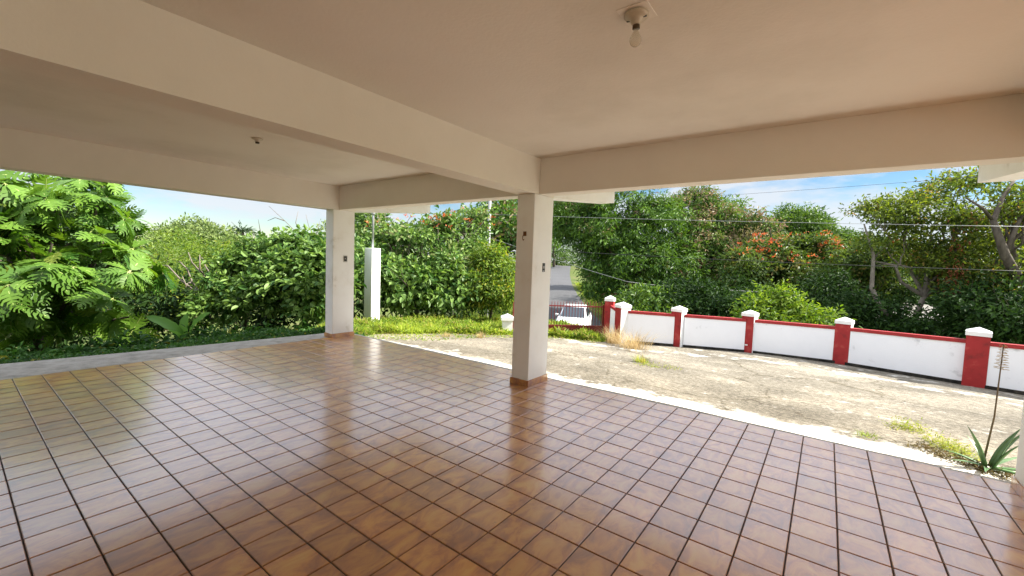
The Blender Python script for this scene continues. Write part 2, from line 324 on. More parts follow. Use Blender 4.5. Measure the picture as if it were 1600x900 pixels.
# no terrain under the tiled floor
Fq = np.stack([idx[:-1, :-1], idx[:-1, 1:], idx[1:, 1:], idx[1:, :-1]], -1).reshape(-1, 4)
tag(quads('ground', np.stack([GX, GY, GZ], -1).reshape(-1, 3), Fq, M['soil'], smooth=True), kind='structure')

# ------------------------------------------------------------------ tiled floor
T = .25
rng = np.random.default_rng(5)
V = []; Fs = []; nb = 0
for i in range(-22, 33):
    for j in range(0, 30):
        x0, x1, y0, y1 = i*T+.0036, (i+1)*T-.0036, -(j+1)*T+.0036, -j*T-.0036
        if x1 > 8.2: continue
        e = .0035; tz = rng.normal(0, .0004, 3)
        f = lambda x, y, z: (x, y, z+tz[0]+(x-(x0+x1)/2)*tz[1]*4+(y-(y0+y1)/2)*tz[2]*4)
        V += [f(x0+e, y0+e, 0), f(x1-e, y0+e, 0), f(x1-e, y1-e, 0), f(x0+e, y1-e, 0), f(x0, y0, -.0035), f(x1, y0, -.0035), f(x1, y1, -.0035), f(x0, y1, -.0035),
              (x0, y0, -.012), (x1, y0, -.012), (x1, y1, -.012), (x0, y1, -.012)]
        Fs += [(nb, nb+1, nb+2, nb+3)]+[(nb+4+k, nb+4+(k+1) % 4, nb+(k+1) % 4, nb+k) for k in range(4)]+[(nb+8+k, nb+8+(k+1) % 4, nb+4+(k+1) % 4, nb+4+k) for k in range(4)]
        nb += 12
fl = tag(quads('floor', np.array(V), np.array(Fs), M['tile']), kind='structure')
mb = MB().box(-5.5, -7.5, -.3, 8.2, 0, -.007); mb.build('grout_bed', M['grout'], fl)
# concrete kerb round the tiles: wide on the garden side, a thin lip on the driveway side
kb = MB()
kb.prism([(-5.502, -7.5), (-5.502, .02), (-6.0, .02), (-6.03, -.6), (-6.17, -1.7), (-6.40, -3.5), (-6.62, -4.9), (-6.9, -7.5)], -.6, -.006)
tag(kb.build('kerb', M['kerb']), kind='structure')
lp = MB(); xs = np.linspace(-5.99, 8.2, 90)
r2 = np.random.default_rng(3); oy = .085+.018*np.convolve(r2.normal(0, 1, 98), np.ones(9)/4, 'valid')[:90]
for a in range(89):
    lp.add([(xs[a], .003, -.005), (xs[a+1], .003, -.005), (xs[a+1], oy[a+1], -.009), (xs[a], oy[a], -.009), (xs[a+1], oy[a+1]+.01, -.35), (xs[a], oy[a]+.01, -.35)], [(0, 1, 2, 3), (3, 2, 4, 5)])
tag(lp.build('floor_edge_kerb', M['lip']), kind='structure')

# ------------------------------------------------------------------ driveway
EDGE = np.array([(-6.1, .09), (-6.5, 1.4), (-5.75, 3.0), (-4.7, 4.55), (-3.8, 5.35), (-2.4, 5.7), (-1.95, 6.35), (-.72, 7.12), (.95, 7.95), (3.0, 8.03), (5.1, 7.0), (9, 5.6), (12, 4.6), (12, .09)], float)
gx = np.arange(-6.8, 12, .12); gy = np.arange(.10, 8.4, .12)
X, Y = np.meshgrid(gx, gy)
def inpoly(P, X, Y):
    ins = np.zeros(X.shape, bool)
    for k in range(len(P)):
        a = P[k]; b = P[(k+1) % len(P)]
        c1 = (a[1] > Y) != (b[1] > Y); xi = (b[0]-a[0])*(Y-a[1])/((b[1]-a[1]) or 1e-9)+a[0]; ins ^= c1 & (X < xi)
    return ins
def segd(P, X, Y):
    d = np.full(np.shape(X), 1e9)
    for k in range(len(P)-1):
        a = P[k]; b = P[k+1]; e = b-a; t_ = np.clip(((X-a[0])*e[0]+(Y-a[1])*e[1])/(e@e), 0, 1)
        d = np.minimum(d, np.hypot(X-a[0]-t_*e[0], Y-a[1]-t_*e[1]))
    return d
Z = plane(X, Y)+.012*np.sin(X*1.7+Y)*np.sin(Y*1.3)
Z[0] = plane(X[0], Y[0])
dw = segd(np.array([(-2.6, 6.72), (-2.1, 6.54), (-.72, 7.25), (.95, 8.09), (3.01, 8.18), (5.1, 7.16), (12, 4.9)]), X, Y)
clean = np.clip(1-np.abs(dw-1.5)/.55, 0, 1)*.42+np.clip(1.7-(Y-.1)/.62, 0, 1.3)*1.0+np.clip(1-np.abs(dw-.5)/.4, 0, 1)*.2
idx = np.arange(X.size).reshape(X.shape); Fq = np.stack([idx[:-1, :-1], idx[:-1, 1:], idx[1:, 1:], idx[1:, :-1]], -1).reshape(-1, 4)
cx = (X[:-1, :-1]+.06).ravel(); cy = (Y[:-1, :-1]+.06).ravel()
Fq = Fq[inpoly(EDGE+np.array([0, 0]), cx, cy) | (inpoly(EDGE, cx, cy-.1))]
tag(quads('driveway', np.stack([X, Y, Z], -1).reshape(-1, 3), Fq, M['drive'], attrs={'clean': clean.ravel()}, smooth=True), kind='structure')

q0 = np.array([[8.3, -10, -.03], [20, -10, -.06], [20, .09, -.06], [8.3, .09, -.03]])  # unseen concrete sheet, added to bounce sunlight in under the roof
tag(quads('side_bounce_slab', q0, np.array([[0, 1, 2, 3]]), M['drive'], attrs={'clean': np.full(4, .5)}), kind='structure')

# ------------------------------------------------------------------ road beyond the gate
def groundpt(x, D):
    """ground point in pixel column x at horizontal distance D"""
    d = _f+CR*(x-800)/F_PX; d = d/np.hypot(d[0], d[1]); p_ = CAM+d*D
    return np.array([p_[0], p_[1], float(ground(p_[0], p_[1]))])
RP = [groundpt(x, D) for x, D in ((880, 13.8), (895, 17), (905, 21), (898, 26), (884, 33), (872, 42), (868, 55), (870, 75), (878, 110))]
rp_ = []
for k in range(len(RP)-1):
    for t_ in np.linspace(0, 1, 12, endpoint=False): rp_.append(RP[k]*(1-t_)+RP[k+1]*t_)
rp_ = np.array(rp_); ks = np.ones(9)/9
for c_ in (0, 1): rp_[4:-4, c_] = np.convolve(rp_[:, c_], ks, 'valid')
V = []; Fs = []
for k, q in enumerate(rp_):
    t_ = rp_[min(k+1, len(rp_)-1)]-rp_[max(k-1, 0)]; t_ = t_[:2]/np.linalg.norm(t_[:2]); s = np.array([t_[1], -t_[0]])
    for o_ in (-2.1, -1.05, 0, 1.05, 2.1):
        x_, y_ = q[:2]+s*o_; V.append((x_, y_, float(ground(x_, y_))+.07))
    if k: Fs += [((k-1)*5+j, (k-1)*5+j+1, k*5+j+1, k*5+j) for j in range(4)]
tag(quads('road', np.array(V), np.array(Fs), M['asphalt'], smooth=True), kind='structure')

# ------------------------------------------------------------------ carport
HB, HC = 2.588, 3.053
cp = thing('carport', 'cream painted concrete carport with beams and square columns over brown tiled floor', 'carport')
MB().box(-6.25, -7.8, HC, 8.5, 2.17, HC+.16).build('ceiling_slab', M['soffit'], cp)
def beam(*a): return MB().box(*a).build('beam', M['stucco'], cp)
beam(-5.64, -7.55, HB, -5.335, -.075, HC-.001)
beam(-.844, -7.55, HB, -.561, -.075, HC-.001)
beam(3.915, -7.55, HB, 4.195, -.075, HC-.001)
beam(-5.333, -.45, HB+.002, -.846, -.22, HC-.001)
beam(-.559, -.45, HB+.002, 3.913, -.22, HC-.001)
beam(4.197, -.45, HB+.002, 8.2, -.22, HC-.001)
def bracket(x0, x1):
    MB().add([(x0, -.073, HB), (x1, -.073, HB), (x1, 2.0, 2.79), (x0, 2.0, 2.79), (x0, -.073, HC-.001), (x1, -.073, HC-.001), (x1, 2.0, HC-.001), (x0, 2.0, HC-.001)],
             [(0,3,2,1),(4,5,6,7),(0,1,5,4),(1,2,6,5),(2,3,7,6),(3,0,4,7)]).build('roof_bracket', M['colpaint'], cp)
def column(x0, x1, y0=-.55, y1=-.075):
    c = MB().box(x0, y0, -.25, x1, y1, HB-.001, bev=.006).build('column', M['colpaint'], cp)
    sk = MB(); h = .085; g_ = .014
    for (ax, a0, a1, fx, sgn) in (('y', y0-g_, y1+g_, x1, 1), ('y', y0-g_, y1+g_, x0, -1), ('x', x0, x1, y0, -1), ('x', x0, x1, y1, 1)):
        k = 4 if ax == 'y' else 2
        if ax == 'y' and x0 < -5: k = 3
        for q in range(k):
            u0 = a0+(a1-a0)*q/k+.002; u1 = a0+(a1-a0)*(q+1)/k-.002; lo, hi = sorted((fx+sgn*.0005, fx+sgn*g_))
            if ax == 'y': sk.box(lo, u0, .001, hi, u1, h+.004*math.sin(q*3))
            else: sk.box(u0, lo, .001, u1, hi, h+.004*math.sin(q*5))
    sk.build('skirting_tile', M['tile'], c)
for x0, x1 in ((-5.64, -5.37), (-.842, -.562), (3.915, 4.195)):
    column(x0, x1); bracket(x0, x1)
# house walls behind the camera
MB().box(-7, -7.8, -.3, 8.5, -7.56, HC-.002).build('back_wall', M['stucco'], cp)

# ------------------------------------------------------------------ fittings on the carport
def lampholder(loc, label, bulb):
    t_ = thing('ceiling_lamp', label, 'ceiling lamp', loc, 'bare lamp holders on the ceiling')
    x, y, z = loc
    if bulb:
        MB().box(x-.085, y-.085, z-.004, x+.085, y+.085, z, bev=.0015).build('cover_plate', M['soffit'], t_)
        t2 = MB().lathe((x, y, z), [(.0, -.005), (.062, -.005), (.067, -.012), (.066, -.022), (.052, -.030), (.030, -.036), (.026, -.060), (.020, -.066), (.0, -.066)], 28)
        t2.build('canopy', M['porcelain'], t_)
        for sx in (-1, 1): MB().box(x+sx*.045-.010, y-.004, z-.034, x+sx*.045+.010, y+.004, z-.026).build('screw_slot', M['dark'], t_)
        MB().lathe((x, y, z), [(.0, -.064), (.019, -.064), (.0195, -.085), (.016, -.088), (.0, -.088)], 20).build('socket', M['bronze'], t_)
        gm = bpy.data.materials.new('bulb_glass'); gm.use_nodes = True; b_ = gm.node_tree.nodes['Principled BSDF']
        b_.inputs['Base Color'].default_value = (.85, .82, .74, 1); b_.inputs['Roughness'].default_value = .12; b_.inputs['Transmission Weight'].default_value = .75; b_.inputs['IOR'].default_value = 1.2
        MB().lathe((x, y, z), [(.013, -.083), (.014, -.098), (.022, -.115), (.030, -.132), (.0315, -.148), (.026, -.165), (.014, -.175), (.0, -.178)], 24).build('bulb', gm, t_)
    else:
        MB().lathe((x, y, z), [(.0, -.001), (.060, -.001), (.062, -.012), (.05, -.018), (.030, -.022), (.026, -.045), (.0, -.047)], 24).build('canopy', M['porcelain'], t_)
        MB().lathe((x, y, z), [(.0, -.045), (.022, -.045), (.022, -.062), (.0, -.062)], 16).build('socket', M['bronze'], t_)
lampholder((1.665, -2.943, HC), 'round porcelain lamp holder with a clear bulb on the near ceiling', True)
lampholder((-3.025, -2.917, HC), 'small empty lamp holder without bulb on the farther ceiling bay', False)

sw = thing('light_switch', 'grey metal switch plate with two toggles on the far left column', 'light switch', (-5.37, -.28, 1.60))
MB().box(-5.3695, -.325, 1.54, -5.362, -.235, 1.68, bev=.002).build('plate', M['plastic'], sw)
MB().box(-5.3625, -.312, 1.56, -5.358, -.250, 1.665).build('toggle_panel', M['dark'], sw)
MB().box(-5.358, -.302, 1.60, -5.348, -.290, 1.63).build('toggle', M['plastic'], sw)
ob = thing('switch_box', 'open dark switch box without cover in the middle column', 'switch box', (-.562, -.27, 1.62))
MB().box(-.5615, -.300, 1.555, -.557, -.240, 1.675).build('recess', M['dark'], ob)
MB().box(-.5572, -.285, 1.60, -.552, -.262, 1.635).build('switch', M['plastic'], ob)
MB().box(-.5572, -.295, 1.56, -.553, -.262, 1.575).build('terminal', M['metal'], ob)
hk = thing('wall_hook', 'rusty hooked bracket on the shaded face of the middle column', 'hook', (-.70, -.552, 2.02))
MB().tube([(-.70, -.552, 2.06), (-.70, -.58, 2.05), (-.70, -.60, 2.02), (-.70, -.60, 1.99), (-.70, -.585, 1.97), (-.70, -.57, 1.985)], .005, 8).build('hook', M['rust'], hk)
MB().box(-.725, -.5555, 2.03, -.675, -.5515, 2.09).build('plate', M['rust'], hk)

# ------------------------------------------------------------------ boundary wall
PIL = [(-2.59, 6.72, 1.35), (-2.10, 6.54, 1.19), (-.72, 7.25, 1.19), (.95, 8.09, 1.20), (3.01, 8.18, 1.20), (5.10, 7.16, 1.22), (7.3, 6.2, 1.22), (10.0, 5.5, 1.22)]
bw = thing('boundary_wall', 'low white wall with red pillars and red coping curving round the driveway', 'wall')
def orient(v, ang, c):
    ca, sa = math.cos(ang), math.sin(ang); return [(c[0]+x*ca-y*sa, c[1]+x*sa+y*ca, z) for x, y, z in v]
def rbox(mb, c, ang, hx, hy, z0, z1, mi=0):
    v = orient([(-hx,-hy,z0),(hx,-hy,z0),(hx,hy,z0),(-hx,hy,z0),(-hx,-hy,z1),(hx,-hy,z1),(hx,hy,z1),(-hx,hy,z1)], ang, c)
    b0 = len(mb.f); mb.add(v, [(0,3,2,1),(4,5,6,7),(0,1,5,4),(1,2,6,5),(2,3,7,6),(3,0,4,7)], mi); return b0
for k, (x, y, h) in enumerate(PIL):
    a = PIL[max(k-1, 0)]; b_ = PIL[min(k+1, len(PIL)-1)]
    ang = R(12) if k == 0 else R(-36) if k == 1 else R(-11)
    z = float(plane(x, y)); hw = (.125, .16, .15, .155, .155, .165, .165, .165)[k]
    pm = MB(); b0 = rbox(pm, (x, y), ang, hw, hw, z-.3, z+h-.19, 1); pm.m[b0+2] = 0; pm.m[b0+5] = 0
    if k == 0: pm.m[b0+3] = 0
    pl = pm.build('pillar', [M['red'], M['white']], bw, fix=False)
    cm = MB(); cw = hw+.016; zt = z+h-.19
    rbox(cm, (x, y), ang, cw, cw, zt+.001, zt+.085)
    v = orient([(-cw,-cw,zt+.085),(cw,-cw,zt+.085),(cw,cw,zt+.085),(-cw,cw,zt+.085),(0,0,zt+.17)], ang, (x, y))
    cm.add(v, [(0,1,4),(1,2,4),(2,3,4),(3,0,4)]); cm.build('cap', M['white'], pl)
    if k == 3:
        n_ = np.array([math.sin(ang), -math.cos(ang)]); c0 = np.array([x, y])+n_*(hw+.002)
        q = MB(); rbox(q, c0, ang, .035, .004, z+.20, z+.235); q.build('nameplate', M['white'], pl)
for k in range(len(PIL)-1):
    (xa, ya, ha), (xb, yb, hb_) = PIL[k], PIL[k+1]; a = np.array([xa, ya]); b_ = np.array([xb, yb]); d = (b_-a)/np.linalg.norm(b_-a); n_ = np.array([-d[1], d[0]])
    a2 = a+d*.135; b2 = b_-d*.135; za = float(plane(xa, ya)); zb = float(plane(xb, yb))
    ta, tb = za+(.93 if k else 1.05), zb+.93
    def slab(o0, o1, z0a, z0b, z1a, z1b):
        v = []
        for (p_, zz) in ((a2, (z0a, z1a)), (b2, (z0b, z1b))):
            for o_ in (o0, o1):
                for z_ in zz: v.append((*(p_+n_*o_), z_))
        return MB().add(v, [(0,1,3,2),(4,6,7,5),(0,4,5,1),(2,3,7,6),(1,5,7,3),(0,2,6,4)])
    slab(-.105, .02, za-.5, zb-.5, ta-.075, tb-.075).build('panel', M['wallpaint'], bw)
    slab(-.120, .035, ta-.074, tb-.074, ta, tb).build('coping', M['red'], bw)
    slab(-.128, -.107, za-.1, zb-.1, za+.075, zb+.075).build('base_band', M['base_black'], bw)  # near-black strip along the foot of the panel

# ------------------------------------------------------------------ gate
g0 = np.array([-2.76, 6.72]); gl = at(793, 495, 12.6)[:2]; gd = (gl-g0)/np.linalg.norm(gl-g0); GL = np.linalg.norm(gl-g0)-.15
ga = math.atan2(gd[1], gd[0])
gt = thing('metal_gate', 'dark red metal gate with spiked upright bars between two pillars', 'gate', (g0[0], g0[1], -.52))
zb0, zt0 = -.50, .56
def along(u, z): return (*(g0+gd*u), z)
mbp = MB(); c0 = g0+gd*GL/2; rbox(mbp, c0, ga, GL/2, .012, zb0, -.20); mbp.build('kick_panel', M['gatered'], gt)
for z_ in (-.19, .40):
    mbp = MB(); rbox(mbp, c0, ga, GL/2, .022, z_-.018, z_+.018); mbp.build('rail', M['gatered'], gt)
for u in (0.03, GL-.03):
    mbp = MB(); rbox(mbp, g0+gd*u, ga, .025, .0245, zb0, .47); mbp.build('stile', M['gatered'], gt)
nbar = int(GL/.088)
for k in range(1, nbar):
    u = GL*k/nbar
    MB().tube([along(u, -.205), along(u, .50), along(u, zt0)], [.0085, .0085, .001], 6).build('bar', M['gatered'], gt)
lpil = thing('gate_pillar', 'short white pillar with pyramid cap at the left end of the gate', 'pillar', (*gl, -.6))
mbp = MB(); rbox(mbp, gl, ga, .15, .15, -.9, -.06); mbp.build('shaft', M['white'], lpil)
mbp = MB(); rbox(mbp, gl, ga, .19, .19, -.059, .03)
v = orient([(-.19,-.19,.03),(.19,-.19,.03),(.19,.19,.03),(-.19,.19,.03),(0,0,.13)], ga, gl); mbp.add(v, [(0,1,4),(1,2,4),(2,3,4),(3,0,4)]); mbp.build('cap', M['white'], lpil)

# ------------------------------------------------------------------ meter post
mp_ = np.array([-8.75, 2.75]); mz = float(ground(*mp_))
pt = thing('meter_post', 'tall white square masonry post with grey pipe standing in the weeds', 'post', (*mp_, mz))
MB().box(mp_[0]-.19, mp_[1]-.16, mz-.2, mp_[0]+.19, mp_[1]+.16, 1.93, bev=.01).build('shaft', M['white'], pt)
MB().tube([(mp_[0], mp_[1], 1.90), (mp_[0], mp_[1], 3.9)], .035, 10).build('pipe', M['metal'], pt)
MB().tube([(mp_[0], mp_[1], 2.95), (mp_[0], mp_[1], 3.05)], .06, 10).build('pipe_collar', M['metal'], pt)

# ------------------------------------------------------------------ car on the road
unit0 = lambda a: a/np.linalg.norm(a)
cpos = groundpt(899, 23); ct = groundpt(905, 19)-cpos; ct = unit0((CAM-cpos)[:2])-.10*CR[:2]; crz = math.atan2(ct[1], ct[0])
car = thing('parked_car', 'white hatchback car facing the gate on the road behind it', 'car', (cpos[0], cpos[1], cpos[2]+.09), rz=crz)
def loft(secs, half=False):
    """secs: list of (x, [(y,z)...]) half profiles mirrored"""
    mb = MB(); n0 = None; vs = []
    for x, pr in secs:
        ring = [(x, y, z) for y, z in pr]+[(x, -y, z) for y, z in pr[::-1]]; n0 = len(ring); vs += ring
    m_ = len(secs); fs = [(k*n0+j, k*n0+(j+1) % n0, (k+1)*n0+(j+1) % n0, (k+1)*n0+j) for k in range(m_-1) for j in range(n0)]
    fs += [tuple(range(n0)), tuple((m_-1)*n0+j for j in range(n0))[::-1]]
    mb.add(vs, fs, 0, True); return mb
def sec(w, zb, zm, zt): return [(w*.9, zb), (w, zb+.12), (w, zm), (w*.93, zt-.03), (w*.80, zt)]
loft([(2.08, sec(.66, .32, .45, .56)), (2.02, sec(.76, .24, .50, .64)), (1.75, sec(.83, .20, .58, .74)), (1.2, sec(.85, .20, .62, .86)), (.75, sec(.86, .20, .66, .93)),
      (-.9, sec(.86, .20, .68, .95)), (-1.7, sec(.84, .22, .68, .96)), (-2.0, sec(.78, .28, .64, .92)), (-2.05, sec(.70, .36, .6, .8))]).build('body', M['carwhite'], car, world=False)
loft([(.80, [(.70, .90), (.70, .915)]), (.12, [(.74, .90), (.58, 1.40)]), (-.2, [(.75, .90), (.57, 1.46)]), (-1.1, [(.75, .90), (.56, 1.44)]), (-1.75, [(.72, .90), (.62, 1.08)]), (-1.9, [(.68, .9), (.6, .93)])]).build('cabin', M['carwhite'], car, world=False)
MB().add([(.77, .64, .935), (.77, -.64, .935), (.15, -.53, 1.395), (.15, .53, 1.395)], [(0, 1, 2, 3)]).add([(.795, .62, .935), (.795, -.62, .935), (.165, -.52, 1.405), (.165, .52, 1.405)], [(0, 1, 2, 3)]).build('windscreen', M['glass'], car, world=False, fix=False)
for sgn in (1, -1):
    MB().add([(.55, sgn*.745, .95), (-.35, sgn*.765, .95), (-.35, sgn*.605, 1.36), (.10, sgn*.62, 1.33)], [(0, 1, 2, 3)]).build('side_window', M['glass'], car, world=False, fix=False)
    MB().add([(-.42, sgn*.765, .95), (-1.45, sgn*.755, .97), (-1.15, sgn*.615, 1.33), (-.42, sgn*.61, 1.36)], [(0, 1, 2, 3)]).build('side_window', M['glass'], car, world=False, fix=False)
    MB().box(.42, sgn*.88-.08, .93, .54, sgn*.88+.08, 1.05, bev=.03).build('mirror', M['carwhite'], car, world=False)
    MB().box(1.93, sgn*.60-.15, .52, 2.06, sgn*.60+.15, .66, bev=.03).build('headlight', M['metal'], car, world=False)
    for xw in (1.3, -1.3):
        wh = MB().tube([(xw, sgn*.70, .31), (xw, sgn*.88, .31)], .31, 20, smooth=False).build('wheel', M['rubber'], car, world=False)
        MB().tube([(xw, sgn*.87, .31), (xw, sgn*.885, .31)], .19, 16, smooth=False).build('rim', M['metal'], wh, world=False)
MB().box(2.0, -.5, .34, 2.10, .5, .46, bev=.02).build('grille', M['dark'], car, world=False)
#VEG

# ------------------------------------------------------------------ foliage engine
UP = np.array([0, 0, 1.])
def unit(a): return a/(np.linalg.norm(a, axis=-1, keepdims=True)+1e-9)
def leafgeo(c, ax, nr, Ln, Wd, fold=.12, droop=.15):
    """6-vertex folded leaf: two quads either side of the midrib"""
    s = unit(np.cross(ax, nr)); nr = np.cross(s, ax); L3 = Ln[:, None]; W3 = Wd[:, None]
    base = c; tip = c+ax*L3-nr*L3*droop
    q = lambda t_, sg, wv: c+ax*L3*t_+s*sg*W3*wv+nr*W3*fold*1.5-nr*L3*droop*t_*t_
    V = np.stack([base, q(.28, -1, .42), q(.68, -1, .40), tip, q(.68, 1, .40), q(.28, 1, .42)], 1).reshape(-1, 3)
    n_ = len(c); b0 = np.arange(n_)[:, None]*6
    Fq = np.concatenate([b0+np.array([0, 3, 2, 1]), b0+np.array([0, 5, 4, 3])], 1).reshape(-1, 4)
    return V, Fq
def scatter(lobes, n, rng, sub=10, subr=.42, inner=.12, shell=.16, bottom=-1.0, gap=.22, gapscale=.9):
    """clump centres over lumpy lobes -> points, outward directions"""
    C0 = np.array([l[0] for l in lobes], float); RR = np.array([l[1] if hasattr(l[1], '__len__') else (l[1],)*3 for l in lobes], float)
    sc_, sr_, so_ = [], [], []
    for c, r in zip(C0, RR):
        d = unit(rng.normal(0, 1, (sub, 3))); d[:, 2] = np.abs(d[:, 2])*np.where(rng.random(sub) < .72, 1, -1)
        sc_.append(c+d*r*.70); sr_.append(r[None]*subr*rng.uniform(.7, 1.25, (sub, 1))); so_.append(np.repeat(c[None], sub, 0))
        sc_.append(c[None]); sr_.append(r[None]*.78); so_.append(c[None])
    sc_ = np.concatenate(sc_); sr_ = np.concatenate(sr_); so_ = np.concatenate(so_)
    wgt = (sr_.prod(1))**(2/3); k = rng.choice(len(sc_), n, p=wgt/wgt.sum())
    d = unit(rng.normal(0, 1, (n, 3))); d[:, 2] = np.where((d[:, 2] < bottom), -d[:, 2], d[:, 2])
    rad = 1-shell*rng.random((n, 1))**1.5; isin = rng.random(n) < inner; rad[isin] *= rng.uniform(.3, .9, (isin.sum(), 1))
    P = sc_[k]+d*sr_[k]*rad
    if gap:
        from mathutils import noise as mn
        sd = float(rng.random()*50); v_ = np.array([mn.fractal(Vector(q_/gapscale)+Vector((sd, 0, 0)), 1.0, 2.0, 2) for q_ in P]); keep = v_ > np.quantile(v_, gap); P, d, k = P[keep], d[keep], k[keep]
    O = unit(unit(P-so_[k])*.45+d*.75)
    return P, O
def foliage(P, O, per, Ln, Wd, cr, rng, droop=.25, upn=.3, flush=0, flushtop=False, fold=.12, spread=.75, flat=.65, curl=.15):
    n = len(P); N_ = n*per; topb = np.clip(O[:, 2], 0, 1)*.0
    off = rng.normal(0, 1, (N_, 3))*cr*np.array([1, 1, flat])*.55
    c = np.repeat(P, per, 0)+off; o = np.repeat(O, per, 0)
    ax = unit(o*.45+unit(off)*.5+rng.normal(0, 1, (N_, 3))*spread*.6-UP*droop)
    nr = unit(UP*upn+o*.85+rng.normal(0, 1, (N_, 3))*.30)
    ln = Ln*rng.uniform(.65, 1.25, N_); wd = Wd*rng.uniform(.75, 1.2, N_)
    V, Fq = leafgeo(c, ax, nr, ln, wd, fold, curl)
    ct_ = np.clip(rng.normal(.48, .30, n), 0, 1); tone = np.clip(np.repeat(ct_, per)+rng.normal(0, .18, N_), 0, 1)
    fl_ = np.zeros(n)
    if flush:
        pr = flush*(np.clip(O[:, 2]+.3, 0, 1)*1.4 if flushtop else 1)
        fl_ = np.where(rng.random(n) < pr, rng.uniform(.4, 1, n), 0)
    fl_ = np.clip(np.repeat(fl_, per)*rng.uniform(.6, 1, N_), 0, 1)
    return V, Fq, {'tone': np.repeat(tone, 6), 'flush': np.repeat(fl_, 6)}
def bend(a, b, rng, k=5, j=.08, sag=0):
    a = np.array(a, float); b = np.array(b, float); L = np.linalg.norm(b-a); out_ = []
    for t_ in np.linspace(0, 1, k+1):
        w_ = math.sin(math.pi*t_); out_.append(a*(1-t_)+b*t_+rng.normal(0, 1, 3)*j*L*w_*.5+np.array([0, 0, -sag*L*w_]))
    return out_
def tree(name, label, cat, lobes, n, per, Ln, Wd, cr, m, seed, base=None, tr=.18, bark='bark', limbs=6, group=None, flowers=None, part='crown', **kw):
    """lobes given as (x_px, y_px, depth, radius_m or (rx,ry,rz)); everything ends up at real distances"""
    rng = np.random.default_rng(seed)
    Lb = [(at(x, y, d), r) for x, y, d, r in lobes]
    cc = np.mean([l[0] for l in Lb], 0)
    if base is None: base = cc[:2]
    bz = float(ground(base[0], base[1])); t_ = thing(name, label, cat, (base[0], base[1], bz), group)
    sk = {k_: kw.pop(k_) for k_ in ('sub', 'subr', 'inner', 'shell', 'bottom', 'gap', 'gapscale') if k_ in kw}
    P, O = scatter(Lb, n, rng, **sk)
    g_ = float(ground(cc[0], cc[1])); ok = P[:, 2] > np.minimum(g_, bz)-.3; P, O = P[ok], O[ok]
    V, Fq, A = foliage(P, O, per, Ln, Wd, cr, rng, **kw)
    quads(part, V, Fq, m, t_, A)
    zc = min(cc[2], max(l[0][2] for l in Lb)); fork = np.array([base[0], base[1], bz])*.45+np.array([cc[0], cc[1], zc])*.55
    tb = MB(); pts = bend((base[0], base[1], bz-.3), fork, rng, 5, .06); tb.tube(pts, np.linspace(tr, tr*.7, 6), 9); tb.build('trunk', M[bark], t_, fix=False)
    lb = MB()
    for k in range(limbs):
        c_, r_ = Lb[k % len(Lb)]; r_ = np.max(r_); tgt = c_+unit(rng.normal(0, 1, 3))*r_*(.25 if k < len(Lb) else .75)
        pts = bend(fork, tgt, rng, 6, .16); lb.tube(pts, np.linspace(tr*.6, tr*.12, 7), 6, cap=False)
        for q in range(2):
            e = tgt+unit(rng.normal(0, 1, 3)+UP*.4)*r_*.7; lb.tube(bend(pts[4], e, rng, 4, .15), np.linspace(tr*.25, tr*.05, 5), 5, cap=False)
    lb.build('limbs', M[bark], t_, fix=False)
    if flowers:
        nf, pf, sf, box = flowers
        Pf, Of = scatter(Lb, nf*6, rng, inner=0, shell=.02); ok = Of[:, 2] > .1; 
        if box is not None: ok &= box(Pf)
        Pf, Of = Pf[ok][:nf]+Of[ok][:nf]*sf*.6, Of[ok][:nf]
        V, Fq, A = foliage(Pf, Of*.3+UP*.7, pf, sf, sf*.6, sf*.9, rng, droop=-.5); quads('blossom', V, Fq, M['flower'], t_, A)
    return t_
def pxof(P):
    d = P-CAM; z = d@_f; return 800+F_PX*(d@CR)/z, 450-F_PX*(d@CU)/z

# ------------------------------------------------------------------ trees right of the road (behind the wall)
tree('mango_tree', 'huge dense dark green rounded tree hanging over the road beside the middle column', 'tree',
     [(910, 345, 30, 2.6), (965, 345, 29, 3.2), (1025, 365, 29, 2.9), (945, 400, 28.5, 2.5), (1000, 425, 28, 2.8), (1050, 430, 28, 2.3), (945, 445, 28.5, 1.7), (990, 470, 27, 1.8), (890, 330, 31, 2.0), (935, 440, 29.5, 1.3)],
     7600, 9, .30, .085, .28, M['mango'], 11, base=at(985, 450, 30)[:2], tr=.4, droop=.45, flush=.03, sub=26, subr=.30, gap=.36, gapscale=1.5)
tree('flushing_tree', 'tall tree with pinkish new leaves just right of the huge dark rounded tree', 'tree',
     [(1082, 325, 32, 1.9), (1062, 345, 31, 1.7), (1105, 355, 31, 2.2), (1095, 400, 30, 2.3), (1075, 440, 29, 2.0), (1120, 430, 29, 2.0)],
     4200, 9, .29, .09, .28, M['mangob'], 12, base=at(1095, 440, 31)[:2], tr=.3, droop=.4, flush=.28, flushtop=True, sub=20, subr=.32, gap=.32, gapscale=1.4)
tree('round_top_tree', 'smooth green domed treetop behind the tree with pinkish leaves', 'tree',
     [(1118, 345, 34, (2.3, 2.3, 2.2)), (1145, 375, 34, 2.0), (1110, 410, 33, 2.4)], 1300, 9, .3, .1, .45, M['mangob'], 13, tr=.3, droop=.3)
tree('brown_topped_tree', 'thin treetop with brownish new leaves between the two domed treetops', 'tree',
     [(1176, 345, 29, .9), (1185, 365, 29, 1.4), (1165, 390, 28, 1.5), (1150, 420, 28, 1.6)], 900, 9, .26, .09, .42, M['mangob'], 14, tr=.22, droop=.3, flush=.6, flushtop=True)
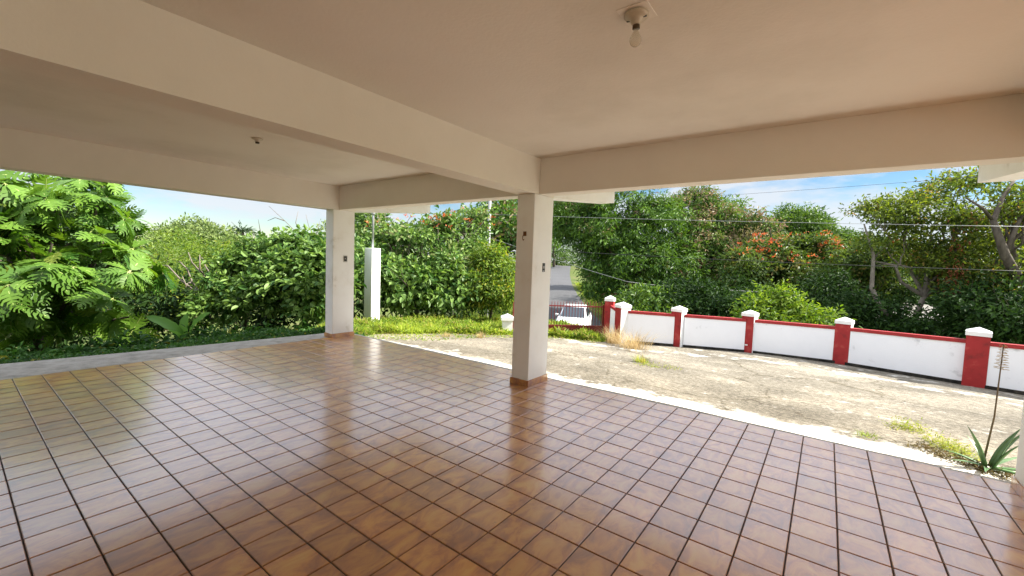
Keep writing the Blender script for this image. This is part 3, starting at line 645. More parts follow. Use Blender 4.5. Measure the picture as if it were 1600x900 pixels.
tree('dome_tree', 'bright green domed tree standing up against white cloud in the middle of the right opening', 'tree',
     [(1243, 366, 34, (2.6, 2.6, 2.4)), (1215, 385, 34, 1.9), (1278, 385, 34, 2.2), (1312, 398, 34, 2.0), (1345, 405, 34, 2.0), (1245, 412, 34, 2.6)],
     5200, 9, .27, .09, .30, M['mangob'], 15, tr=.35, droop=.3, sub=22, subr=.32, gap=.12)
tree('tulip_tree', 'wide tree topped with orange red blossoms below the bright domed tree', 'tree',
     [(1200, 405, 25, (1.9, 1.9, 1.4)), (1255, 400, 25, (2.0, 2.0, 1.3)), (1225, 440, 24, 1.9), (1290, 425, 25, (1.7, 1.7, 1.3)), (1170, 430, 24, 1.5), (1280, 460, 24, 1.5)],
     3600, 9, .24, .10, .26, M['tulip'], 16, tr=.28, droop=.25, flush=.10, sub=16, subr=.34,
     flowers=(260, 7, .11, lambda P: (P[:, 2] > at(1230, 412, 25)[2])))
tree('orange_tipped_tree', 'tree with scattered orange blossoms left of the pale forked trunks', 'tree',
     [(1335, 420, 22, (1.7, 1.7, 1.1)), (1375, 405, 21, (1.4, 1.4, 1.0)), (1345, 455, 22, 1.3), (1390, 425, 21, 1.0)], 1100, 9, .22, .09, .36, M['tulip'], 17, tr=.16, droop=.2, flush=.1,
     flowers=(34, 8, .13, None))
tree('airy_tree', 'tall airy tree with yellowish leaves and brown pods against the sky at right', 'tree',
     [(1400, 330, 17, (1.5, 1.5, .75)), (1460, 305, 17, (1.3, 1.3, .55)), (1520, 290, 17, (1.4, 1.4, .5)), (1445, 355, 17, (1.5, 1.5, .8)), (1500, 345, 16.5, (1.3, 1.3, .9)), (1390, 380, 17, (1.1, 1.1, .6)),
      (1520, 390, 16.5, (1.2, 1.2, .9)), (1460, 400, 17, (1.3, 1.3, .7)), (1560, 380, 16.5, (1.1, 1.1, .8)), (1355, 325, 17.5, (.8, .8, .35)), (1440, 420, 17, (.9, .9, .6)), (1490, 440, 16.6, (.9, .9, .7)), (1545, 345, 16.5, (1, 1, .7))],
     2300, 8, .16, .07, .34, M['airy'], 18, base=at(1425, 500, 17)[:2], tr=.13, bark='palebark', limbs=13, droop=.15, flush=.10, flushtop=True, shell=.8, inner=.5, sub=8, subr=.5)
# its second, leaning trunk, with brown pod bunches
tA = bpy.data.objects['airy_tree']; rg = np.random.default_rng(4)
b1 = at(1400, 525, 16.5); MB().tube([b1-UP*.8, at(1402, 505, 16.5), at(1375, 480, 16.6), at(1362, 450, 16.8), at(1365, 400, 17), at(1350, 350, 17.3)], [.12, .11, .095, .08, .06, .025], 9).build('trunk', M['palebark'], tA, fix=False)
PP = []
for (x, y) in ((1497, 395), (1490, 415), (1512, 405), (1496, 440), (1488, 455), (1500, 425), (1520, 345), (1512, 350), (1478, 435), (1500, 380), (1493, 470)): PP.append(at(x, y, 15.9+rg.uniform(-.3, .3)))
for p_ in PP:
    V, Fq, A = foliage(p_[None], -UP[None], 40, .14, .038, .26, rg, droop=.9, flat=1.4); quads('pod_bunch', V, Fq, M['pod'], tA, A)
tree('leaning_tree', 'tree with a thick dark leaning trunk at the right edge of the photo', 'tree',
     [(1590, 330, 15, (1.1, 1.1, .5)), (1600, 300, 15, (.9, .9, .3)), (1575, 440, 15, (1.0, 1.0, .7)), (1610, 420, 15, 1.1), (1545, 435, 15.5, (.9, .9, .7)), (1600, 480, 14.5, 1.0)],
     900, 8, .17, .075, .32, M['airy'], 19, base=at(1640, 520, 15)[:2], tr=.2, limbs=9, droop=.2, flush=.1, shell=.7, inner=.4)
tL = bpy.data.objects['leaning_tree']
MB().tube([at(1640, 520, 15), at(1598, 450, 14.6), at(1570, 398, 14.5), at(1552, 345, 14.6), at(1566, 310, 14.8), at(1592, 270, 15)], [.20, .165, .13, .09, .06, .04], 10).build('trunk', M['bark'], tL, fix=False)
MB().tube([at(1552, 345, 14.6), at(1535, 325, 14.6), at(1508, 308, 14.8)], [.06, .045, .02], 7).build('trunk', M['bark'], tL, fix=False)
MB().tube([at(1570, 398, 14.5), at(1590, 350, 14.5), at(1615, 310, 14.6)], [.09, .06, .03], 7).build('trunk', M['bark'], tL, fix=False)

# dark undergrowth behind the wall: separate shrubs
und = [(1010, 480, 17, 1.0, 'mangob', 'glossy green shrub behind the wall just right of the gate pillars'),
       (1060, 470, 17.5, 1.3, 'under', 'dark shrub behind the wall above the second red pillar'),
       (1115, 478, 17, 1.1, 'under', 'dark shrub behind the wall between second and third red pillars'),
       (1300, 470, 20, 1.6, 'under', 'dark shrub behind the wall above the fourth red pillar'),
       (1350, 490, 17, 1.2, 'under', 'dark shrub behind the wall left of the pale forked trunks'),
       (1450, 522, 15.5, .9, 'under', 'dark shrub behind the wall right of the pale forked trunks'),
       (1525, 480, 16, 1.2, 'under', 'dark shrub below the hanging brown pods'),
       (1550, 490, 14.5, 1.3, 'under', 'dark shrub behind the wall above the last red pillar'),
       (1600, 500, 13.5, 1.3, 'under', 'dark shrub behind the wall at the right edge'),
       (1395, 455, 22, 1.3, 'under', 'dark shrub in shade behind the pale forked trunks'),
       (1160, 470, 22, 1.6, 'under', 'dark shrub in shade under the orange blossomed tree')]
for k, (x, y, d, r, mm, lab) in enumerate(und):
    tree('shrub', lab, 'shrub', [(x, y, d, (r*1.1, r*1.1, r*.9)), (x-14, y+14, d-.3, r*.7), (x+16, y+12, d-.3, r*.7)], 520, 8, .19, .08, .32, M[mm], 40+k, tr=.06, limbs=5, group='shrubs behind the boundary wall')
tree('bright_shrub', 'bright green leafy bush just behind the wall right of the third red pillar', 'shrub',
     [(1205, 470, 14.5, (.7, .7, .6)), (1185, 492, 14.2, .6), (1230, 490, 14.2, .6), (1262, 497, 14, .5), (1290, 503, 14, .45), (1200, 505, 14, .6)], 700, 8, .17, .065, .28, M['lime'], 60, tr=.05, limbs=10)
# tall trees closing the view
bd = [(868, 345, 95, 8.5, 'mango', 'far tree closing the end of the road'), (870, 398, 112, 5.0, 'mangob', 'lighter low far tree across the end of the road'), (830, 322, 45, 4.0, 'mango', 'dark tall tree behind the middle column'), (775, 350, 34, 2.6, 'mango', 'dark tree with a yellowish top left of the middle column'),
      (1400, 430, 40, 4.5, 'under', 'dark distant tree seen through the airy tree'), (1500, 430, 38, 4.5, 'under', 'dark distant tree right of the brown pods'),
      (1600, 430, 36, 4.5, 'under', 'dark distant tree at the right edge'), (1330, 440, 42, 3.6, 'under', 'dark distant tree beyond the orange tipped tree'),
      (1200, 450, 40, 4.0, 'under', 'dark distant tree beyond the orange blossomed tree'), (1110, 455, 38, 4.0, 'under', 'dark distant tree beyond the pinkish leaved tree'),
      (1010, 440, 40, 4.5, 'under', 'dark distant tree beyond the huge rounded tree'), (955, 400, 50, 3.2, 'under', 'dark distant tree at the right side of the road')]
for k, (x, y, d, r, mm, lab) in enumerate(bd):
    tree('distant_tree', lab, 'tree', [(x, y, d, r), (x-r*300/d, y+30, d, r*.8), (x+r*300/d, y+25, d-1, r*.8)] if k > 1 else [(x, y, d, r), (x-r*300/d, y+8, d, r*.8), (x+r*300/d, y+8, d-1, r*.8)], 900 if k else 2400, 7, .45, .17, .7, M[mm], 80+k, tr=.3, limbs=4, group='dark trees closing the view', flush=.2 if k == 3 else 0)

# ------------------------------------------------------------------ trees and shrubs left of the road
tree('yellow_green_bush', 'yellow green bush drooping to the weeds left of the middle column', 'bush',
     [(775, 430, 15.5, (.75, .75, .9)), (752, 452, 15.2, .7), (785, 458, 15, .6), (765, 405, 16, .6)], 1300, 8, .14, .06, .25, M['lime'], 21, tr=.06, droop=.4, flush=.12)
tree('tulip_shrub', 'spreading pale leaved tree with orange blossoms between the two left columns', 'tree',
     [(600, 375, 17, (1.2, 1.2, .8)), (655, 372, 16.6, (1.2, 1.2, .85)), (715, 368, 17, (1.1, 1.1, .9)), (630, 420, 16, (1.1, 1.1, .8)), (695, 420, 16, (1.1, 1.1, .9)), (740, 405, 17, .9), (575, 348, 18, .9), (740, 348, 18, .8)],
     2100, 7, .20, .10, .30, M['shrub'], 22, base=at(650, 480, 16)[:2], tr=.09, bark='palebark', limbs=34, droop=.1, flush=.14, flushtop=True, inner=.3, shell=.5, sub=18, subr=.33, gap=.34, gapscale=.7,
     flowers=(60, 7, .09, lambda P: (P[:, 2] > at(650, 358, 16.5)[2])))
BS = dict(sub=18, subr=.34, gap=.34, gapscale=.6, inner=.12, upn=.5)
tree('broad_leaf_shrub', 'big leaved green shrub behind the white meter post', 'shrub',
     [(590, 430, 15, (.95, .95, .9)), (640, 450, 14.8, (1.0, 1.0, .75)), (690, 452, 15, (.95, .95, .75)), (560, 405, 15.6, .8), (728, 455, 15.2, .7)], 1250, 7, .22, .135, .30, M['shrub'], 23, tr=.06, limbs=12, droop=.3, **BS)
tree('broad_leaf_shrub', 'big leaved green shrub against the left side of the far left column', 'shrub',
     [(470, 412, 12.2, (.75, .75, .7)), (505, 430, 12, .85), (440, 440, 11.8, (.8, .8, .7)), (490, 465, 11.5, .7), (520, 395, 12.8, .6), (446, 385, 12.4, .38), (480, 376, 12.5, .32)], 1500, 7, .19, .125, .26, M['shrub'], 24, tr=.06, limbs=12, droop=.3, **BS)
tree('broad_leaf_shrub', 'big leaved green shrub left of the column and right of the pale bare branches', 'shrub',
     [(392, 425, 12.6, (.75, .75, .75)), (362, 455, 12, (.75, .75, .6)), (410, 460, 11.6, .75), (342, 482, 11.3, .5), (425, 405, 12.8, .6), (398, 388, 12.7, .32), (360, 418, 12.3, .36)], 1400, 7, .17, .11, .26, M['shrub'], 25, tr=.06, limbs=12, droop=.3, **BS)
tree('lime_tree', 'yellow green feathery tree on the slope right of the big lobed leaf tree', 'tree',
     [(270, 400, 20, 1.3), (310, 420, 19, 1.3), (265, 445, 17, 1.1), (310, 455, 16, 1.0), (240, 430, 18, 1.2), (350, 400, 20, 1.0), (280, 485, 14, 1.0), (240, 490, 13, .9)], 1700, 8, .15, .05, .30, M['lime'], 26, tr=.10, droop=.1, flush=.05)
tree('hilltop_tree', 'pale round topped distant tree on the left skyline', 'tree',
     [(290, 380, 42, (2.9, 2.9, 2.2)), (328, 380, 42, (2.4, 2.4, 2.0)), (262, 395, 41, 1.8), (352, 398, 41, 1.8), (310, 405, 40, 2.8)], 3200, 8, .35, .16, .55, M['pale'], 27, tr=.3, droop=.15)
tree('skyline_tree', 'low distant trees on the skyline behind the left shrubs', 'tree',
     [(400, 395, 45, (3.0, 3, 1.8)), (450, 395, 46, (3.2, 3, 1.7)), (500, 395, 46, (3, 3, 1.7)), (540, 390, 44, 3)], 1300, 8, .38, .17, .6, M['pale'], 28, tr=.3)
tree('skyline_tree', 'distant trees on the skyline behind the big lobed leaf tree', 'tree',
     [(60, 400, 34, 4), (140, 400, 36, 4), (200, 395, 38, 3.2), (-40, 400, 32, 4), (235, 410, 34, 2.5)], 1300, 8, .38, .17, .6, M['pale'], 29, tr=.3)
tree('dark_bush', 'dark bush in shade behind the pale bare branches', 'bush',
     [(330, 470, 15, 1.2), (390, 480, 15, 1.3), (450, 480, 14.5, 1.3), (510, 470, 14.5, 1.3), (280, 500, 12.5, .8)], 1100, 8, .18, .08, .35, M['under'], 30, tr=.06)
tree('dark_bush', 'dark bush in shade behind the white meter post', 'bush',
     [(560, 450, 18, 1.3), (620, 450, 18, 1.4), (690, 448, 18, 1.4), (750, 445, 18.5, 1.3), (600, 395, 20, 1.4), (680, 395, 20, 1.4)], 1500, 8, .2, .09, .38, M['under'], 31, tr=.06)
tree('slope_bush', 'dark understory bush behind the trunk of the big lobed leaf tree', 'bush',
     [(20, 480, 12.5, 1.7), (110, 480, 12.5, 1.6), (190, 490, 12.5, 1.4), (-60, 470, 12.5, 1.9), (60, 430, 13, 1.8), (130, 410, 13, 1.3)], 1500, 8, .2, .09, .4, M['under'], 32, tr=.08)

# bare pale branches (leafless tree) in front of the lime trees
rg = np.random.default_rng(8)
bt = thing('bare_tree', 'small leafless tree with pale forked branches beside the big lobed leaf tree', 'tree', at(330, 470, 12.8))
tb = MB(); o0 = at(330, 490, 12.8)-UP*.7
paths = [[(330, 500), (315, 462), (285, 440), (262, 415), (248, 415)], [(315, 462), (300, 440), (292, 420), (280, 408)], [(300, 440), (290, 445), (285, 432)],
         [(330, 480), (322, 455), (318, 430), (300, 410), (294, 394)], [(318, 430), (312, 420), (312, 398)], [(322, 455), (332, 432), (322, 418), (315, 402)], [(332, 432), (340, 425)], [(315, 455), (292, 452), (288, 438)]]
for p_ in paths:
    tb.tube([at(x, y, 12.8+.15*math.sin(x*.3)) for x, y in p_], np.linspace(.035, .014, len(p_)), 7)
tb.build('branches', M['palebark'], bt, fix=False)
bt = thing('twiggy_sapling', 'thin bare twigs rising against the sky left of the far left column', 'sapling', at(480, 420, 13))
tb = MB()
for p_ in ([(480, 420), (472, 372), (445, 345), (420, 322)], [(472, 372), (462, 348), (466, 330)], [(500, 420), (492, 375), (482, 352), (478, 335)], [(445, 345), (430, 340), (418, 345)], [(492, 375), (500, 345)]):
    tb.tube([at(x, y, 13) for x, y in p_], np.linspace(.016, .005, len(p_)), 6)
tb.build('twigs', M['palebark'], bt, fix=False)
# papaya-like plume on the skyline
pp = thing('palm_tree', 'tiny distant palm rising from the left skyline', 'palm', at(379, 385, 44))
MB().tube([at(379, 392, 44), at(379, 362, 44)], [.14, .10], 7).build('trunk', M['bark'], pp, fix=False)
rg = np.random.default_rng(9); c0 = at(379, 360, 44); n_ = 260
d = unit(np.stack([rg.normal(0, 1, n_), rg.normal(0, 1, n_), rg.normal(.25, .35, n_)], 1)); tt = rg.random(n_)
P = c0+d*tt[:, None]*1.1-UP*(tt**2)[:, None]*.35
V, Fq = leafgeo(P, unit(d+rg.normal(0, .3, (n_, 3))-UP*.3), unit(UP+rg.normal(0, .2, (n_, 3))), np.full(n_, .5), np.full(n_, .09)); quads('crown', V, Fq, M['under'], pp, {'tone': np.full(n_*6, .5), 'flush': np.zeros(n_*6)})

# ------------------------------------------------------------------ breadfruit tree with deeply lobed leaves
def lobed_template():
    V = []; Fq = []; mi = []
    zc = lambda t_, w_=0: -.30*t_*t_+.10*abs(w_)
    nodes = [0, .20, .38, .55, .70, .82]
    wv = [.20, .34, .40, .34, .22]
    for s in (1, -1):
        for k in range(5):
            a, b_ = nodes[k], nodes[k+1]; w_ = wv[k]; ta = a+.22; tb_ = b_+.13
            q = [(a, 0), (b_, 0), (b_+.045, s*w_*.68), (a+.085, s*w_*.66)]
            q2 = [(a+.085, s*w_*.66), (b_+.045, s*w_*.68), (a+.33, s*w_*.90), (a+.26, s*w_*1.02)]
            for qq in (q, q2):
                n0 = len(V); V += [(x, y, zc(x, y)) for x, y in qq]; Fq.append((n0, n0+1, n0+2, n0+3) if s > 0 else (n0+3, n0+2, n0+1, n0)); mi.append(0)
        n0 = len(V); V += [(x, y, zc(x, y)) for x, y in [(.82, 0), (1.02, 0), (.98, s*.05), (.90, s*.09)]]; Fq.append((n0, n0+1, n0+2, n0+3)); mi.append(0)
    for a, b_ in ((-.12, .35), (.35, .9)):
        n0 = len(V); V += [(a, -.012, zc(a)+.008), (a, .012, zc(a)+.008), (b_, .008, zc(b_)+.008), (b_, -.008, zc(b_)+.008)]; Fq.append((n0, n0+3, n0+2, n0+1)); mi.append(1)
    return np.array(V), np.array(Fq), np.array(mi)
TV, TF, TM = lobed_template()
def place_template(c, ax, nr, S):
    s = unit(np.cross(nr, ax)); nr = np.cross(ax, s)
    V = c[:, None]+S[:, None, None]*(TV[None, :, 0:1]*ax[:, None]+TV[None, :, 1:2]*s[:, None]+TV[None, :, 2:3]*nr[:, None])
    n_ = len(c); Fq = (np.arange(n_)[:, None, None]*len(TV)+TF[None]).reshape(-1, 4)
    return V.reshape(-1, 3), Fq, np.tile(TM, n_)
def breadfruit(name, label, lobes, nros, S, seed, base):
    rng = np.random.default_rng(seed); Lb = [(at(x, y, d), r) for x, y, d, r in lobes]
    P, O = scatter(Lb, nros, rng, sub=12, subr=.36, inner=.12, shell=.15, gap=.42, gapscale=.8); nros = len(P)
    bz = float(ground(base[0], base[1])); t_ = thing(name, label, 'tree', (base[0], base[1], bz))
    k = 6; n_ = nros*k; PR = np.repeat(P, k, 0)
    OO = unit(O+UP*.7); OR_ = np.repeat(OO, k, 0); ref = unit(np.cross(OR_, np.array([.3, .5, .2]))); bi = np.cross(OR_, ref)
    th = np.tile(np.arange(k)*2*math.pi/k, nros)+np.repeat(rng.uniform(0, 6, nros), k)+rng.normal(0, .25, n_)
    rad = ref*np.cos(th)[:, None]+bi*np.sin(th)[:, None]
    ax = unit(rad+OR_*rng.uniform(-.1, .7, (n_, 1))-UP*rng.uniform(.1, .9, (n_, 1))); nr = unit(OR_+UP*.3+rng.normal(0, .12, (n_, 3)))
    V, Fq, mi = place_template(PR+ax*.05, ax, nr, S*rng.uniform(.7, 1.2, n_))
    tone = np.clip(np.repeat(rng.normal(.5, .2, nros), k)+rng.normal(0, .15, n_), 0, 1); fl_ = np.where(rng.random(n_) < .02, rng.random(n_)*.7, 0)
    quads('crown', V, Fq, [M['bread'], M['rib']], t_, {'tone': np.repeat(tone, len(TV)), 'flush': np.repeat(fl_, len(TV))}, mi=mi)
    cc = np.mean([l[0] for l in Lb], 0); fork = np.array([base[0], base[1], bz+1.4])
    MB().tube(bend((base[0], base[1], bz-.3), fork, rng, 4, .05), np.linspace(.17, .13, 5), 10).build('trunk', M['bark'], t_, fix=False)
    lb = MB()
    for c_, r_ in Lb:
        for q in range(2): lb.tube(bend(fork, c_+unit(rng.normal(0, 1, 3))*np.max(r_)*.6, rng, 6, .12), np.linspace(.08, .018, 7), 7, cap=False)
    for q in range(0, nros, 2):
        c_ = min(Lb, key=lambda l_: np.linalg.norm(l_[0]-P[q]))[0]; lb.tube([c_*.4+P[q]*.6, P[q]], [.018, .009], 5, cap=False)
    lb.build('limbs', M['bark'], t_, fix=False)
    return t_
breadfruit('breadfruit_tree', 'large bright tree with deeply lobed drooping leaves filling the left edge',
           [(40, 320, 9.3, (1.3, 1.3, 1.0)), (-50, 380, 9, 1.5), (120, 350, 9.2, (1.2, 1.2, .95)), (180, 350, 9.6, (.65, .65, .6)), (60, 420, 8.6, 1.3), (150, 430, 8.8, (1.0, 1.0, .9)), (205, 420, 9.4, .6), (-20, 470, 8.4, 1.1), (90, 480, 8.4, 1.0), (190, 490, 9.0, .7), (130, 305, 9.8, .7)],
           520, .44, 71, at(60, 520, 9.2)[:2])
rgb_ = np.random.default_rng(12)

# banana plant: three broad paddle leaves
def paddle(mb_, root, tip, wid, nup):
    root, tip = np.array(root), np.array(tip); ax = tip-root; L = np.linalg.norm(ax); ax = ax/L; s = unit(np.cross(ax, nup)); nn = np.cross(s, ax); vs = []; fs = []; m_ = 13
    for k in range(m_):
        t_ = k/(m_-1); w_ = wid*(math.sin(math.pi*min(1, t_*.92+.06))**.55)*(1 if t_ < 1 else .1); c_ = root+ax*L*t_+nn*L*.16*math.sin(math.pi*t_*.8)
        for sg in (-1, -.5, 0, .5, 1): vs.append(c_+s*sg*w_+nn*(abs(sg)*w_*.35)+nn*.008*math.sin(k*2.1+sg*4))
    fs = [(k*5+j, k*5+j+1, (k+1)*5+j+1, (k+1)*5+j) for k in range(m_-1) for j in range(4)]
    return np.array(vs), np.array(fs)
bp = thing('banana_plant', 'young banana plant with broad pale green leaves beside the kerb', 'plant', at(280, 530, 9.2))
for (x0, y0, x1, y1, d0, d1, w_) in ((290, 530, 224, 498, 9.4, 8.9, .13), (290, 530, 296, 490, 9.4, 9.5, .10), (295, 530, 336, 491, 9.4, 9.3, .12), (285, 535, 262, 520, 9.3, 8.9, .08)):
    r_, t_ = at(x0, y0, d0), at(x1, y1, d1); v_, f_ = paddle(None, r_, t_, w_, unit(-_f*.6+UP*.8))
    quads('leaf', v_, f_, M['banana'], bp, {'tone': np.full(len(v_), .7), 'flush': np.zeros(len(v_))}, smooth=True)
MB().tube([at(290, 560, 9.4), at(290, 528, 9.4)], [.06, .045], 8).build('stem', M['banana'], bp, fix=False)

# ------------------------------------------------------------------ ground cover and weeds
def field(name, poly, n, Ln, Wd, h, m, seed, upright=.4, flush=.1, per=1, kind='stuff', zoff=0., cl=.8):
    rng = np.random.default_rng(seed); poly = np.array(poly, float); lo, hi = poly.min(0), poly.max(0)
    X = rng.uniform(lo[0], hi[0], n*3); Y = rng.uniform(lo[1], hi[1], n*3); ok = inpoly(poly, X, Y); X, Y = X[ok][:n], Y[ok][:n]; n = len(X)
    cl_ = .5+.5*np.sin(X*3.1+np.sin(Y*2.3)*2)*np.sin(Y*2.7+np.sin(X*1.9)*2); hh = h*(1-cl+cl*cl_)*(.5+.5*rng.random(n))
    Z = np.maximum(ground(X, Y), -9)+rng.random(n)**.7*hh+zoff
    P = np.stack([X, Y, Z], 1); ax = unit(rng.normal(0, 1, (n, 3))*np.array([1, 1, .4])+UP*upright); nr = unit(UP*.8+rng.normal(0, .4, (n, 3)))
    V, Fq = leafgeo(P, ax, nr, Ln*rng.uniform(.5, 1.3, n), Wd*rng.uniform(.6, 1.3, n))
    patch = np.clip(.5+.35*np.sin(X*1.7+3)*np.cos(Y*1.3), 0, 1)
    tone = np.clip(patch+rng.normal(0, .25, n), 0, 1); fl_ = np.where(rng.random(n) < flush*(1.6*cl_), rng.uniform(.4, 1, n), 0)
    return tag(quads(name, V, Fq, m, None, {'tone': np.repeat(tone, 6), 'flush': np.repeat(fl_, 6)}), kind=kind)
# dark creeping cover along the garden kerb
field('ground_cover', [(-5.98, .6), (-6.0, -.5), (-6.4, -3.5), (-6.65, -4.9), (-7.0, -8), (-8.4, -8), (-8.4, 0), (-8.0, 2)], 26000, .07, .045, .26, M['cover'], 1, .5, .03, zoff=.02)
field('creeper', [(-8.2, -8), (-8.2, 1), (-12.5, 3), (-12.5, -8)], 14000, .14, .075, .6, M['cover'], 2, .4, .05)
# bright weeds past the drive edge
WE = [(-6.0, .25), (-6.45, 1.3), (-5.7, 3.05), (-4.65, 4.6), (-3.75, 5.45), (-2.6, 5.7), (-2.3, 6.5), (-2.8, 7.2), (-5.2, 8.6), (-7.5, 8.5), (-9.8, 5.2), (-9.5, 1.8), (-7.5, .3)]
field('weeds', WE, 52000, .13, .032, .38, M['weed'], 3, 1.2, .12)
field('broad_weeds', WE, 22000, .085, .055, .32, M['lime'], 4, .4, .06)
field('verge_grass', [(-3, 7.6), (-8, 9.2), (-16, 14), (-40, 44), (-10, 48), (-2, 20), (6, 10)], 70000, .26, .05, .30, M['weed'], 5, .9, .05)
field('weed_seedlings', [(-6.0, .15), (-4.9, 1.6), (-4.6, 3.4), (-3.6, 4.9), (-2.4, 5.3), (-2.2, 6.6), (-4, 6), (-5.8, 3.6), (-6.6, 1.4)], 2600, .06, .02, .07, M['weed'], 14, .7, .35, zoff=.045)
# cut the grass back where the road runs
def clear_road(o):
    me = o.data; nv = len(me.vertices); co = np.zeros(nv*3, np.float32); me.vertices.foreach_get('co', co); co = co.reshape(-1, 6, 3)
    d = segd(rp_[:, :2], co[:, 0, 0], co[:, 0, 1]); hide = d < 2.6
    co[hide, :, 2] -= 4; me.vertices.foreach_set('co', co.ravel()); me.update()
clear_road(bpy.data.objects['verge_grass'])

def tuft(name, label, pos, n, h, spread, m, seed, wd=.008, lean=.6, flush=.1, cat='grass tuft', group=None):
    rng = np.random.default_rng(seed); z = pos[2]
    t_ = thing(name, label, cat, pos, group); V = []; Fq = []; tn = []; b0 = 0
    for k in range(n):
        a = rng.uniform(0, 2*math.pi); r0 = spread*.25*rng.random(); d = np.array([math.cos(a), math.sin(a), 0]); L = h*rng.uniform(.5, 1.1); ln = lean*rng.uniform(.2, 1.1)
        s = np.array([-d[1], d[0], 0])*wd; root = np.array([pos[0], pos[1], z-.02])+d*r0*np.array([1, 1, 0])+rng.normal(0, spread*.12, 3)*np.array([1, 1, 0])
        for q in range(5):
            t2 = q/4; c_ = root+UP*L*(t2-.35*ln*t2*t2)+d*L*ln*t2**1.6; w_ = (1-t2*.85); V += [c_-s*w_, c_+s*w_]
            if q: Fq.append((b0+2*q-2, b0+2*q-1, b0+2*q+1, b0+2*q))
        b0 += 10; tn += [rng.random()]*10
    quads('blades', np.array(V), np.array(Fq), m, t_, {'tone': np.array(tn), 'flush': np.where(rng.random(n).repeat(10) < flush, .8, 0)}); return t_
def dz(x, y): return float(plane(x, y))
tuft('dry_grass_clump', 'large straw coloured dry grass clump at the foot of the wall by the gate', (-1.37, 5.5, dz(-1.37, 5.5)), 330, .60, 1.1, M['dry'], 1, .005, 1.1)
tuft('dry_grass_clump', 'smaller dry grass clump against the red gate pillar', (-2.05, 5.9, dz(-2.0, 5.9)), 200, .6, .6, M['dry'], 2, .006, .7)
tuft('weed_tuft', 'yellowish weed tuft in a driveway crack below the dry grass clump', (-.45, 3.55, dz(-.4, 3.5)), 130, .20, .45, M['weed'], 3, .006, .8, .5, group='weeds growing in the driveway')
tuft('weed_tuft', 'dry weed tuft near the far edge of the driveway left of the middle column', (-4.75, 3.35, dz(-4.75, 3.35)), 90, .22, .35, M['dry'], 4, .005, .6, .3, group='weeds growing in the driveway')
tuft('weed_tuft', 'small dry weed tuft on the driveway nearer the far left column', (-5.3, 2.6, dz(-5.3, 2.6)), 60, .18, .3, M['dry'], 5, .005, .6, .3, group='weeds growing in the driveway')
tuft('weed_tuft', 'small flat green weed beside the white driveway strip', (3.07, .98, dz(3.07, .98)), 130, .07, .28, M['weed'], 6, .005, 1.2, .1, group='weeds growing in the driveway')
def leafy(label, cxs, h, seed, n=500, m='weed', lf=.035):
    rng = np.random.default_rng(seed); c = np.mean(cxs, 0); t_ = thing('crack_weed', label, 'weed', (c[0], c[1], dz(*c)), 'weeds growing in the driveway')
    k = rng.integers(0, len(cxs), n); P = np.array(cxs)[k]+rng.normal(0, .07, (n, 2)); z = plane(P[:, 0], P[:, 1])+rng.random(n)*h*rng.random(n)
    P3 = np.stack([P[:, 0], P[:, 1], z], 1); ax = unit(rng.normal(0, 1, (n, 3))*np.array([1, 1, .4])+UP*.5); nr = unit(UP+rng.normal(0, .4, (n, 3)))
    V, Fq = leafgeo(P3, ax, nr, lf*rng.uniform(.5, 1.5, n), lf*.3*rng.uniform(.6, 1.3, n)); quads('leaves', V, Fq, M[m], t_, {'tone': rng.random(n).repeat(6), 'flush': (rng.random(n)*.5).repeat(6)})
leafy('yellow green weed patch in the crack farther from the aloe', [(3.42, 1.72), (3.48, 1.66), (3.55, 1.74)], .16, 31, 420)
leafy('larger yellow green weed patch in the crack right beside the aloe', [(3.66, 1.35), (3.72, 1.2), (3.78, 1.12), (3.83, .98), (3.70, 1.05), (3.85, .85)], .14, 32, 900)
leafy('brown leaf litter strip creeping from the aloe along the white strip', [(3.60, .78), (3.68, .72), (3.75, .66), (3.5, .95), (3.82, .58), (3.9, .5), (4.0, .42), (3.95, .6)], .06, 33, 620, 'litter', .045)
leafy('thin weed line in the crack below the dry grass clump', [(-.2, 3.3), (-.05, 3.2), (.12, 3.35), (.3, 3.3), (-.3, 3.1)], .10, 34, 300)

# ------------------------------------------------------------------ aloe
ap = (3.92, .60); az_ = dz(*ap)
al = thing('aloe_plant', 'spiky green aloe with a tall dry flower stalk beside the right column', 'aloe', (ap[0], ap[1], az_))
rg = np.random.default_rng(6)
def aloe_leaf(root, d, L, rise, wid, droop=.3):
    L = L*.88; wid = wid*1.05
    #"""thick channelled tapering leaf: crescent cross-section
    root = np.array(root); d = unit(np.array([*d, 0.])); s = np.array([-d[1], d[0], 0]); mb = MB(); vs = []; m_ = 12
    for k in range(m_):
        t_ = k/(m_-1); hgt = L*(rise*t_-droop*rise*t_**2.2); outw = L*((1-rise*.75)*t_+.18*t_*t_); c_ = root+UP*hgt+d*outw; w_ = wid*(1-t_**1.6)*(.8+.4*math.sin(t_*2)); tn = unit(np.array([d[0]*(1-rise*.75+.36*t_), d[1]*(1-rise*.75+.36*t_), rise-2.2*droop*rise*t_**1.2])); nn = np.cross(s, tn)*-1
        if nn[2] < 0: nn = -nn
        for a_, b_ in ((-1, .35), (-.5, .02), (0, -.08), (.5, .02), (1, .35), (.55, -.30), (0, -.48), (-.55, -.30)): vs.append(c_+s*a_*w_+nn*b_*w_)
    fs = [(k*8+j, k*8+(j+1) % 8, (k+1)*8+(j+1) % 8, (k+1)*8+j) for k in range(m_-1) for j in range(8)]+[tuple(range(8))]
    return mb.add(vs, fs, 0, True)
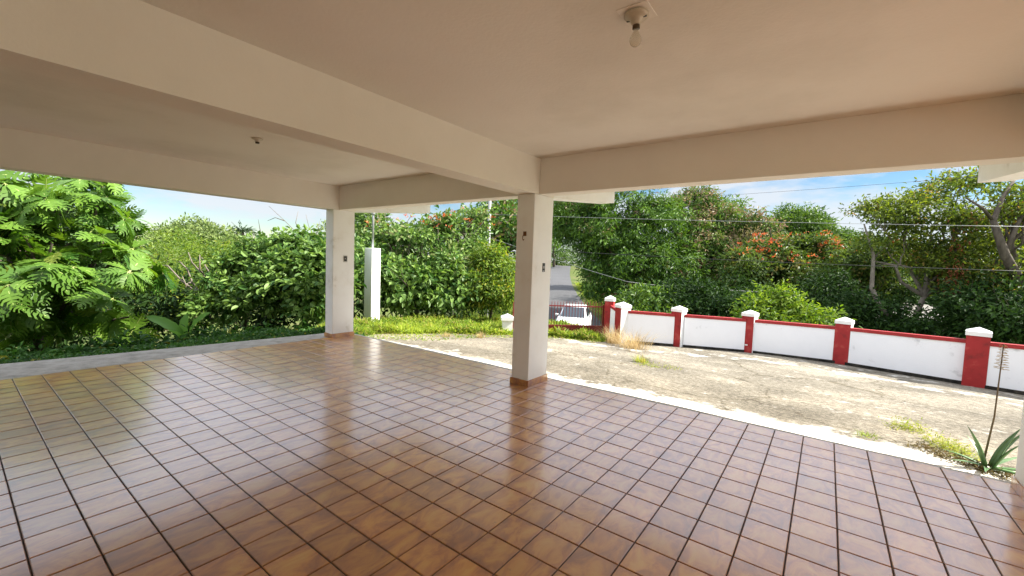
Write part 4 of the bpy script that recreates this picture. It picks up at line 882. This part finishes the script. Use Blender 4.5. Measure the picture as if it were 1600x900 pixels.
for (ang, L, rise, wid, drp) in ((240, .46, 1.0, .030, .04), (62, .52, .97, .036, .08), (74, .62, .78, .028, .16), (20, .40, .95, .030, .1), (80, .50, .32, .022, .35), (255, .44, .30, .020, .4), (-20, .46, .30, .030, .5), (-70, .40, .30, .026, .5), (30, .48, .24, .026, .45), (150, .42, .7, .024, .2), (205, .36, .35, .022, .4)):
    a_ = R(ang)-R(35); o_ = (ap[0]+.03*math.cos(a_), ap[1]+.03*math.sin(a_), az_+.03); aloe_leaf(o_, (math.cos(a_), math.sin(a_)), L, rise, wid, drp).build('leaf', M['aloe'], al)
top = np.array([ap[0]+.02, ap[1]+.03, az_+1.20]); bt_ = np.array([ap[0]-.03, ap[1]+.02, az_+.05])
st = MB(); st.tube([bt_, bt_*.6+top*.4+np.array([.02, 0, 0]), top], [.009, .007, .004], 7); sto = st.build('flower_stalk', M['stalk'], al)
bd_ = MB()
for k in range(46):
    t_ = k/46; c_ = top-UP*.24*(1-t_); a_ = k*2.4; d = np.array([math.cos(a_), math.sin(a_), .15]); L = .030*(1-.6*t_)+.006
    bd_.tube([c_, c_+d*L, c_+d*L*1.5-UP*.004], [.0018, .0035, .0018], 5)
bd_.build('seed_heads', M['bud'], sto, fix=False)

# ------------------------------------------------------------------ utility pole and lines
up = at(762, 420, 21); upole = thing('utility_pole', 'slim grey utility pole left of the middle column', 'pole', (up[0], up[1], float(ground(up[0], up[1]))))
MB().tube([(up[0], up[1], -3.0), (up[0], up[1], 6.2)], [.11, .075], 10).build('pole', M['palewire'], upole)
MB().box(up[0]-.5, up[1]-.04, 5.4, up[0]+.5, up[1]+.04, 5.5).build('crossarm', M['palewire'], upole)
def wire(label, pts, r=.012, m='wire', sag=.0):
    A_ = [at(*p_) for p_ in pts]; mb = MB(); P = []
    for k in range(len(A_)-1):
        for t_ in np.linspace(0, 1, 14, endpoint=(k == len(A_)-2)): P.append(A_[k]*(1-t_)+A_[k+1]*t_-UP*sag*4*t_*(1-t_))
    mb.tube(P, r, 5); tag(mb.build('power_line', M[m]), label, 'power line', 'overhead lines crossing the garden')
wire('faint line highest in the blue sky at right', [(1000, 313, 19), (1560, 273, 13)], .005, 'wire', .05)
wire('line crossing the treetops level with the domed trees', [(768, 335, 21), (1600, 354, 12)], .007, 'palewire', .05)
wire('dark line crossing the trees halfway down', [(768, 385, 21), (1640, 425, 12)], .008, 'wire', .1)
wire('pale drooping line running down from behind the middle column', [(768, 372, 21), (980, 440, 17), (1110, 451, 19), (1330, 462, 24)], .008, 'palewire', .05)

# roof of a neighbouring house glimpsed through the trees
hp = at(1462, 492, 20.5); hs = thing('neighbour_house', 'pale roofed house glimpsed between the trunks beyond the wall', 'house', (hp[0], hp[1], float(ground(hp[0], hp[1]))), rz=R(-20))
gz = 0; MB().box(-2.2, -2, gz, 2.2, 2, 1.95).build('wall', M['lip'], hs, world=False)
zt = 1.95
MB().add([(-2.6, -2.4, zt), (2.6, -2.4, zt), (2.6, 2.4, zt), (-2.6, 2.4, zt), (-2.6, 0, zt+.7), (2.6, 0, zt+.7)], [(0, 1, 5, 4), (2, 3, 4, 5), (1, 2, 5), (3, 0, 4), (0, 3, 2, 1)]).build('roof', M['kerb'], hs, world=False)
